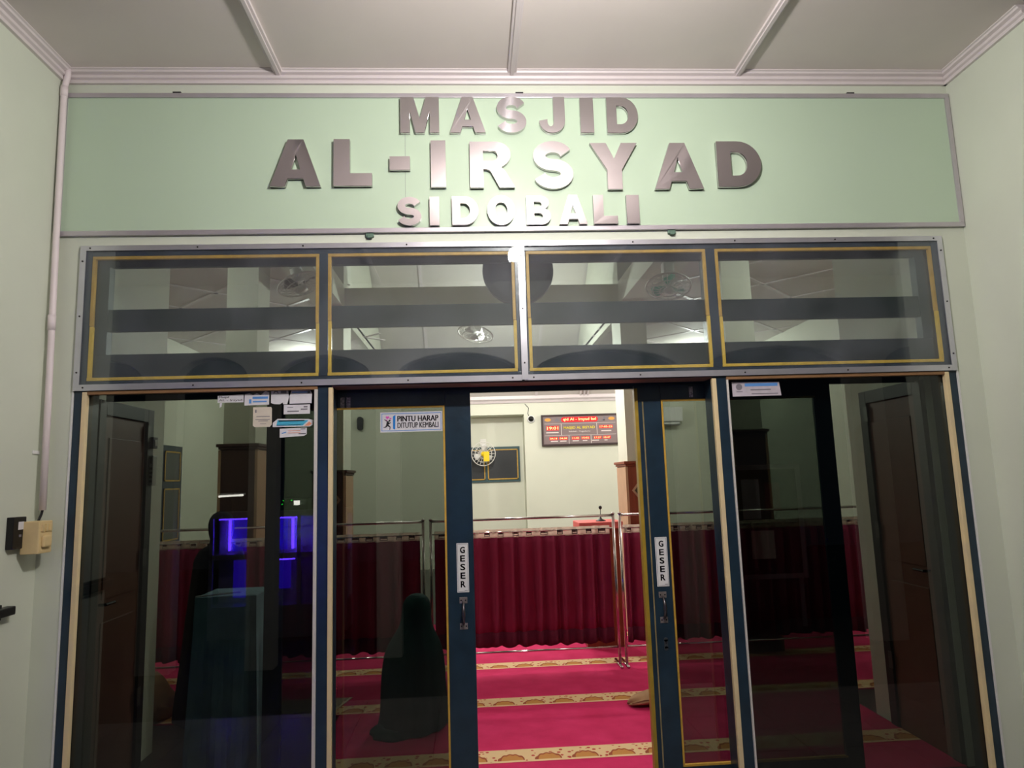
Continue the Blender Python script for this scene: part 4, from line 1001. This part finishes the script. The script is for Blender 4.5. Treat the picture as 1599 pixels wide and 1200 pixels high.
def face(root, c, s):
    """oval face looking towards +y"""
    f = MB(); x, y, z = c; rr = []
    for k in range(13):
        a = -PI / 2 + PI * k / 12; ring = []
        for j in range(20):
            th = 2 * PI * j / 20
            ring.append((x + s * 0.068 * math.cos(a) * math.cos(th), y + s * 0.035 * math.cos(a) * math.sin(th), z + s * 0.098 * math.sin(a)))
        rr.append(ring)
    f.rings(rr)
    o = f.build('face', skin_m, root, smooth=True)
    MB().rings([[(x + s * a * math.cos(t), y + s * (0.03 + b), z + s * h + s * 0.004 * math.sin(t)) for t in [2 * PI * k / 8 for k in range(8)]] for a, b, h in ((0.004, 0.0, 0.035), (0.008, 0.012, 0.01), (0.014, 0.022, -0.012), (0.011, 0.010, -0.02))]).build('nose', skin_m, o, smooth=True)
    for sx in (-0.027, 0.027):
        MB().lathe([(0.001, 0.006), (0.009 * s, 0.003), (0.011 * s, 0.0)], (x + s * sx, y + s * 0.030, z + s * 0.022), (0, 1, 0), 10).build('eye', ink_m, o)
    MB().box(x - s * 0.022, x + s * 0.022, y + s * 0.028, y + s * 0.036, z - s * 0.047, z - s * 0.037, 0.002).build('mouth', mat('lips', (150, 84, 78), 0.5), o)
wm = thing('person', 'kneeling person in a long dark green prayer cloak, seen from behind', 'person', (-0.72, 1.2, 0))
SEC = [(0.002, -0.735, 1.24, 0.235, 0.30, 0.05), (0.03, -0.733, 1.24, 0.232, 0.30, 0.05), (0.08, -0.730, 1.24, 0.224, 0.30, 0.03), (0.16, -0.728, 1.23, 0.220, 0.29, 0.022), (0.26, -0.728, 1.20, 0.215, 0.26, 0.022),
       (0.38, -0.724, 1.17, 0.207, 0.215, 0.02), (0.47, -0.720, 1.15, 0.196, 0.185, 0.018), (0.545, -0.714, 1.14, 0.170, 0.155, 0.016), (0.60, -0.708, 1.135, 0.138, 0.130, 0.014), (0.65, -0.703, 1.13, 0.112, 0.112, 0.008),
       (0.70, -0.699, 1.13, 0.099, 0.108, 0.004), (0.745, -0.697, 1.13, 0.097, 0.108, 0), (0.785, -0.695, 1.13, 0.093, 0.105, 0), (0.815, -0.694, 1.13, 0.083, 0.094, 0), (0.838, -0.694, 1.13, 0.066, 0.074, 0), (0.853, -0.694, 1.13, 0.042, 0.048, 0), (0.860, -0.694, 1.13, 0.012, 0.013, 0)]
cloak(wm, 'cloak', SEC, robe_m, 11, seed=4)
hem = MB(); rr = []
for z, k in ((0.001, 1.0), (0.022, 0.97), (0.05, 0.75)):
    rr.append([(-0.85 + 0.145 * k * math.cos(t) * (1 + 0.12 * math.sin(5 * t)), 1.06 + 0.14 * k * math.sin(t) * (1 + 0.1 * math.sin(4 * t + 1)), z) for t in [2 * PI * j / 40 for j in range(40)]])
hem.rings(rr).build('trailing_hem', robe_m, wm, smooth=True)
face(wm, (-0.694, 1.215, 0.735), 0.9)
pn = thing('person', 'dim standing person in dark patterned clothes behind the left pane', 'person', (-2.13, 1.3, 0))
SEC = [(0.002, -2.17, 1.50, 0.23, 0.20, 0.06), (0.10, -2.17, 1.50, 0.225, 0.20, 0.05), (0.4, -2.16, 1.50, 0.205, 0.185, 0.03), (0.7, -2.15, 1.50, 0.19, 0.17, 0.022), (0.95, -2.13, 1.50, 0.185, 0.155, 0.018), (1.10, -2.125, 1.50, 0.175, 0.135, 0.012),
       (1.165, -2.12, 1.50, 0.145, 0.11, 0.01), (1.20, -2.12, 1.50, 0.082, 0.08, 0.006), (1.235, -2.12, 1.50, 0.070, 0.08, 0), (1.28, -2.12, 1.50, 0.082, 0.098, 0), (1.34, -2.12, 1.50, 0.086, 0.104, 0), (1.385, -2.12, 1.50, 0.078, 0.094, 0), (1.415, -2.12, 1.50, 0.058, 0.07, 0), (1.432, -2.12, 1.50, 0.032, 0.038, 0), (1.438, -2.12, 1.50, 0.008, 0.009, 0)]
cloak(pn, 'dark_clothes', SEC, batik_m, 9, seed=8)
face(pn, (-2.12, 1.575, 1.31), 0.85)

# ---- teal cloth draped over a stand, bag, rug, tan cloth
tb = thing('covered_stand', 'stand draped with a teal cloth behind the left pane', 'stand', (-1.67, 0.5, 0))
for x in (-1.80, -1.54):
    for y in (0.36, 0.60): box(x - 0.015, x + 0.015, y - 0.015, y + 0.015, 0.0, 0.99).build('leg', dwood_m, tb)
box(-1.83, -1.51, 0.33, 0.63, 0.985, 1.005).build('top', dwood_m, tb)
rr = []
for z, g_ in ((0.06, 0.026), (0.2, 0.022), (0.40, 0.016), (0.6, 0.012), (0.8, 0.007), (0.97, 0.004), (1.008, 0.003), (1.012, -0.006)):
    ring = []
    for a, b, c_, d_ in ((-1.832, 0.328, -1.508, 0.328), (-1.508, 0.328, -1.508, 0.632), (-1.508, 0.632, -1.832, 0.632), (-1.832, 0.632, -1.832, 0.328)):
        for k in range(12):
            t = k / 12; x = a + (c_ - a) * t; y = b + (d_ - b) * t
            s_ = g_ * (1 + 0.8 * math.sin(t * 19 + z * 3) * (1.1 - z))
            nx, ny = (x + 1.67) / 0.162, (y - 0.48) / 0.152
            l = max(abs(nx), abs(ny)); 
            zz = z + (0.03 * math.sin(t * 9 + a * 3) if z < 0.1 else 0)
            ring.append((x + s_ * (nx if abs(nx) >= l - 0.2 else 0), y + s_ * (ny if abs(ny) >= l - 0.2 else 0), zz))
    rr.append(ring)
MB().rings(rr).build('cloth', tealcloth_m, tb, smooth=False)
MB().prism([(-1.832, 1.010), (-1.60, 1.026), (-1.58, 1.030), (-1.60, 1.034), (-1.832, 1.018)], 'y', 0.322, 0.327).build('paper_edge', paper_m, tb, 'white paper edge along the top of the cloth')
bg = thing('cloth_bag', 'tan folded cloth bag lying on the carpet beside the right leaf', 'bag', (0.92, 1.4, 0))
rr = []
for u, hy, hz in ((0.755, 0.020, 0.012), (0.775, 0.055, 0.022), (0.82, 0.080, 0.033), (0.90, 0.095, 0.043), (0.95, 0.10, 0.046), (0.985, 0.09, 0.04), (1.005, 0.07, 0.028), (1.015, 0.03, 0.012)):
    rr.append([(u + 0.012 * math.sin(3 * t), 1.36 + hy * math.cos(t) * (1 + 0.08 * math.sin(5 * t + u * 20)), 0.010 + hz + hz * math.sin(t) * (1 + 0.12 * math.sin(4 * t + u * 30))) for t in [2 * PI * j / 28 for j in range(28)]])
MB().rings(rr).build('body', tan_m, bg, smooth=True)
MB().tube([(0.765, 1.30, 0.035), (0.85, 1.275, 0.06), (0.94, 1.262, 0.062), (1.0, 1.275, 0.05)], 0.004, 6).build('seam', mat('bag_seam', (132, 98, 66), 0.7), bg)
rg = thing('prayer_rug', 'small patterned rug corner lying left of the kneeling person', 'rug', (-1.55, 1.7, 0))
MB().prism([(-1.95, 1.56), (-1.33, 1.55), (-1.25, 1.86), (-1.95, 1.88)], 'z', 0.0005, 0.006).build('mat', mat('rug_grey', (168, 156, 140), 0.9, vary=0.4, vscale=40), rg)
MB().prism([(-1.345, 1.55), (-1.325, 1.55), (-1.245, 1.86), (-1.265, 1.86)], 'z', 0.0045, 0.007).build('fringe', mat('rug_edge', (206, 190, 168), 0.9), rg)
tc_ = thing('tan_garment', 'crumpled tan garment on the carpet at far left behind the pane', 'garment', (-2.6, 1.6, 0))
rr = []
for z, k in ((0.001, 1.0), (0.08, 0.92), (0.16, 0.62), (0.24, 0.4), (0.29, 0.12)):
    rr.append([(-2.62 + 0.16 * k * math.cos(t) * (1 + 0.15 * math.sin(4 * t + z * 9)), 1.66 + 0.22 * k * math.sin(t) * (1 + 0.12 * math.sin(5 * t)), z + 0.012 * math.sin(6 * t) * k + 0.012) for t in [2 * PI * j / 36 for j in range(36)]])
MB().rings(rr).build('cloth', mat('tan_garment_cloth', (176, 140, 112), 0.8, vary=0.25, vscale=12), tc_, smooth=True)
pp = MB().prism([(-0.43, 1.47), (-0.33, 1.49), (-0.34, 1.55), (-0.42, 1.53)], 'z', 0.001, 0.02).build('folded_paper', paper_m, None, 'small white folded paper on the carpet beside the left leaf edge', cat='paper', origin=(-0.38, 1.51, 0))

# ---- outside, behind the photographer: seen only mirrored in the panes
sc_ = thing('display_case', 'glass display case glowing violet, mirrored in the left pane', 'cabinet', (-2.95, -5.8, -0.35))
CX0, CX1, CY0, CY1 = -3.80, -2.05, -6.15, -5.75
def fx(x0, x1, z0, z1, y0=CY1 - 0.04, y1=CY1): return box(x0, x1, y0, y1, z0, z1, 0.003)
box(CX0, CX1, CY0, CY1, 1.20, 1.28, 0.004).build('top_panel', alub_m, sc_)
box(CX0, CX1, CY0, CY1, -0.35, 0.06, 0.004).build('base_panel', alub_m, sc_)
box(CX0, CX1, CY0, CY0 + 0.02, 0.06, 1.20).build('back_panel', white_m, sc_)
for x in (CX0, -3.25, -2.66, CX1 - 0.05):
    fx(x, x + 0.05, 0.06, 1.20).build('upright', alub_m, sc_)
fx(CX0, CX1, 0.66, 0.73).build('cross_rail', alub_m, sc_)
box(CX0 + 0.02, CX1 - 0.02, CY0 + 0.02, CY1 - 0.05, 0.68, 0.70).build('shelf', alub_m, sc_)
for x0, x1 in ((CX0 + 0.05, -3.25), (-3.20, -2.66), (-2.61, CX1 - 0.05)):
    box(x0, x1, CY1 - 0.022, CY1 - 0.016, 0.73, 1.20).build('door_glass', case_gl, sc_)
    box(x0, x1, CY1 - 0.022, CY1 - 0.016, 0.06, 0.66).build('door_glass', case_gl, sc_)
for x in (-3.65, -3.05, -2.80, -2.45):
    MB().tube([(x, CY0 + 0.06, 0.75), (x, CY0 + 0.06, 1.17)], 0.018, 10).build('led_tube', uv_m, sc_, 'violet light tube')
for x, z in ((-3.5, 1.185), (-2.85, 1.185), (-2.9, 0.64)):
    MB().tube([(x - 0.2, CY1 - 0.07, z), (x + 0.2, CY1 - 0.07, z)], 0.009, 8).build('led_tube', uv_m, sc_)
for x, z0, z1 in ((-3.52, 0.74, 1.18), (-2.98, 0.74, 1.18), (-2.42, 0.74, 1.16), (-2.93, 0.22, 0.62), (-3.5, 0.12, 0.62)):  # glowing strips stand in for violet light falling on the back panel
    box(x - 0.10, x + 0.10, CY0 + 0.021, CY0 + 0.03, z0, z1).build('glow_strip', mat('violet_glow', (48, 18, 200), 0.5, emit=4.0), sc_, 'violet glow on the back panel')
for x in (-2.98, -2.42): box(x - 0.03, x + 0.03, CY1, CY1 + 0.006, 1.225, 1.262).build('lock', black_m, sc_)
st = thing('amplifier', 'small black amplifier with green lights on the display case', 'amplifier', (-2.75, -5.9, 1.28))
box(-3.0, -2.55, -6.1, -5.85, 1.281, 1.43, 0.005).build('case', black_m, st)
for x, z in ((-2.87, 1.41), (-2.885, 1.36), (-2.76, 1.41)): MB().lathe([(0.010, 0), (0.008, 0.006)], (x, -5.85, z), (0, 1, 0), 10).build('indicator', green_m, st)
box(-2.73, -2.65, -5.85, -5.84, 1.345, 1.405, 0.004).build('display', uvw_m, st)
tbx = thing('tube_lamp', 'short white tube lamp mirrored in the left pane', 'lamp', (-3.55, -6.3, 1.5))
MB().tube([(-3.78, -6.0, 1.49), (-3.45, -6.0, 1.50)], 0.013, 10).build('tube', uvw_m, tbx)
MB().box(-3.80, -3.43, -6.03, -6.0, 1.50, 1.53).build('holder', white_m, tbx)
MB().box(-3.62, -3.61, -6.03, -6.02, 1.28, 1.51).build('stand', black_m, tbx)
nbd = thing('notice_board', 'dark notice board in an aluminium frame mirrored in the right pane', 'board', (3.45, -5.0, -0.35))
for a in ((3.0, 3.9, 1.62, 1.68), (3.0, 3.9, 0.25, 0.31), (3.0, 3.06, 0.31, 1.62), (3.84, 3.9, 0.31, 1.62)): box(a[0], a[1], -5.04, -4.99, a[2], a[3], 0.003).build('frame_strip', alub_m, nbd)
box(3.05, 3.85, -5.03, -5.005, 0.30, 1.63).build('board', mat('board_dark', (44, 42, 46), 0.6), nbd)
for x in (3.05, 3.81): box(x, x + 0.04, -5.08, -5.04, -0.35, 1.66).build('leg', alub_m, nbd)
for a, mm in (((3.12, 3.35, 1.0, 1.5), paper_m), ((3.42, 3.62, 1.1, 1.45), mat('poster_maroon', (120, 50, 56), 0.7)), ((3.2, 3.5, 0.5, 0.85), paperc_m)):
    box(a[0], a[1], -5.005, -5.002, a[2], a[3]).build('poster', mm, nbd)
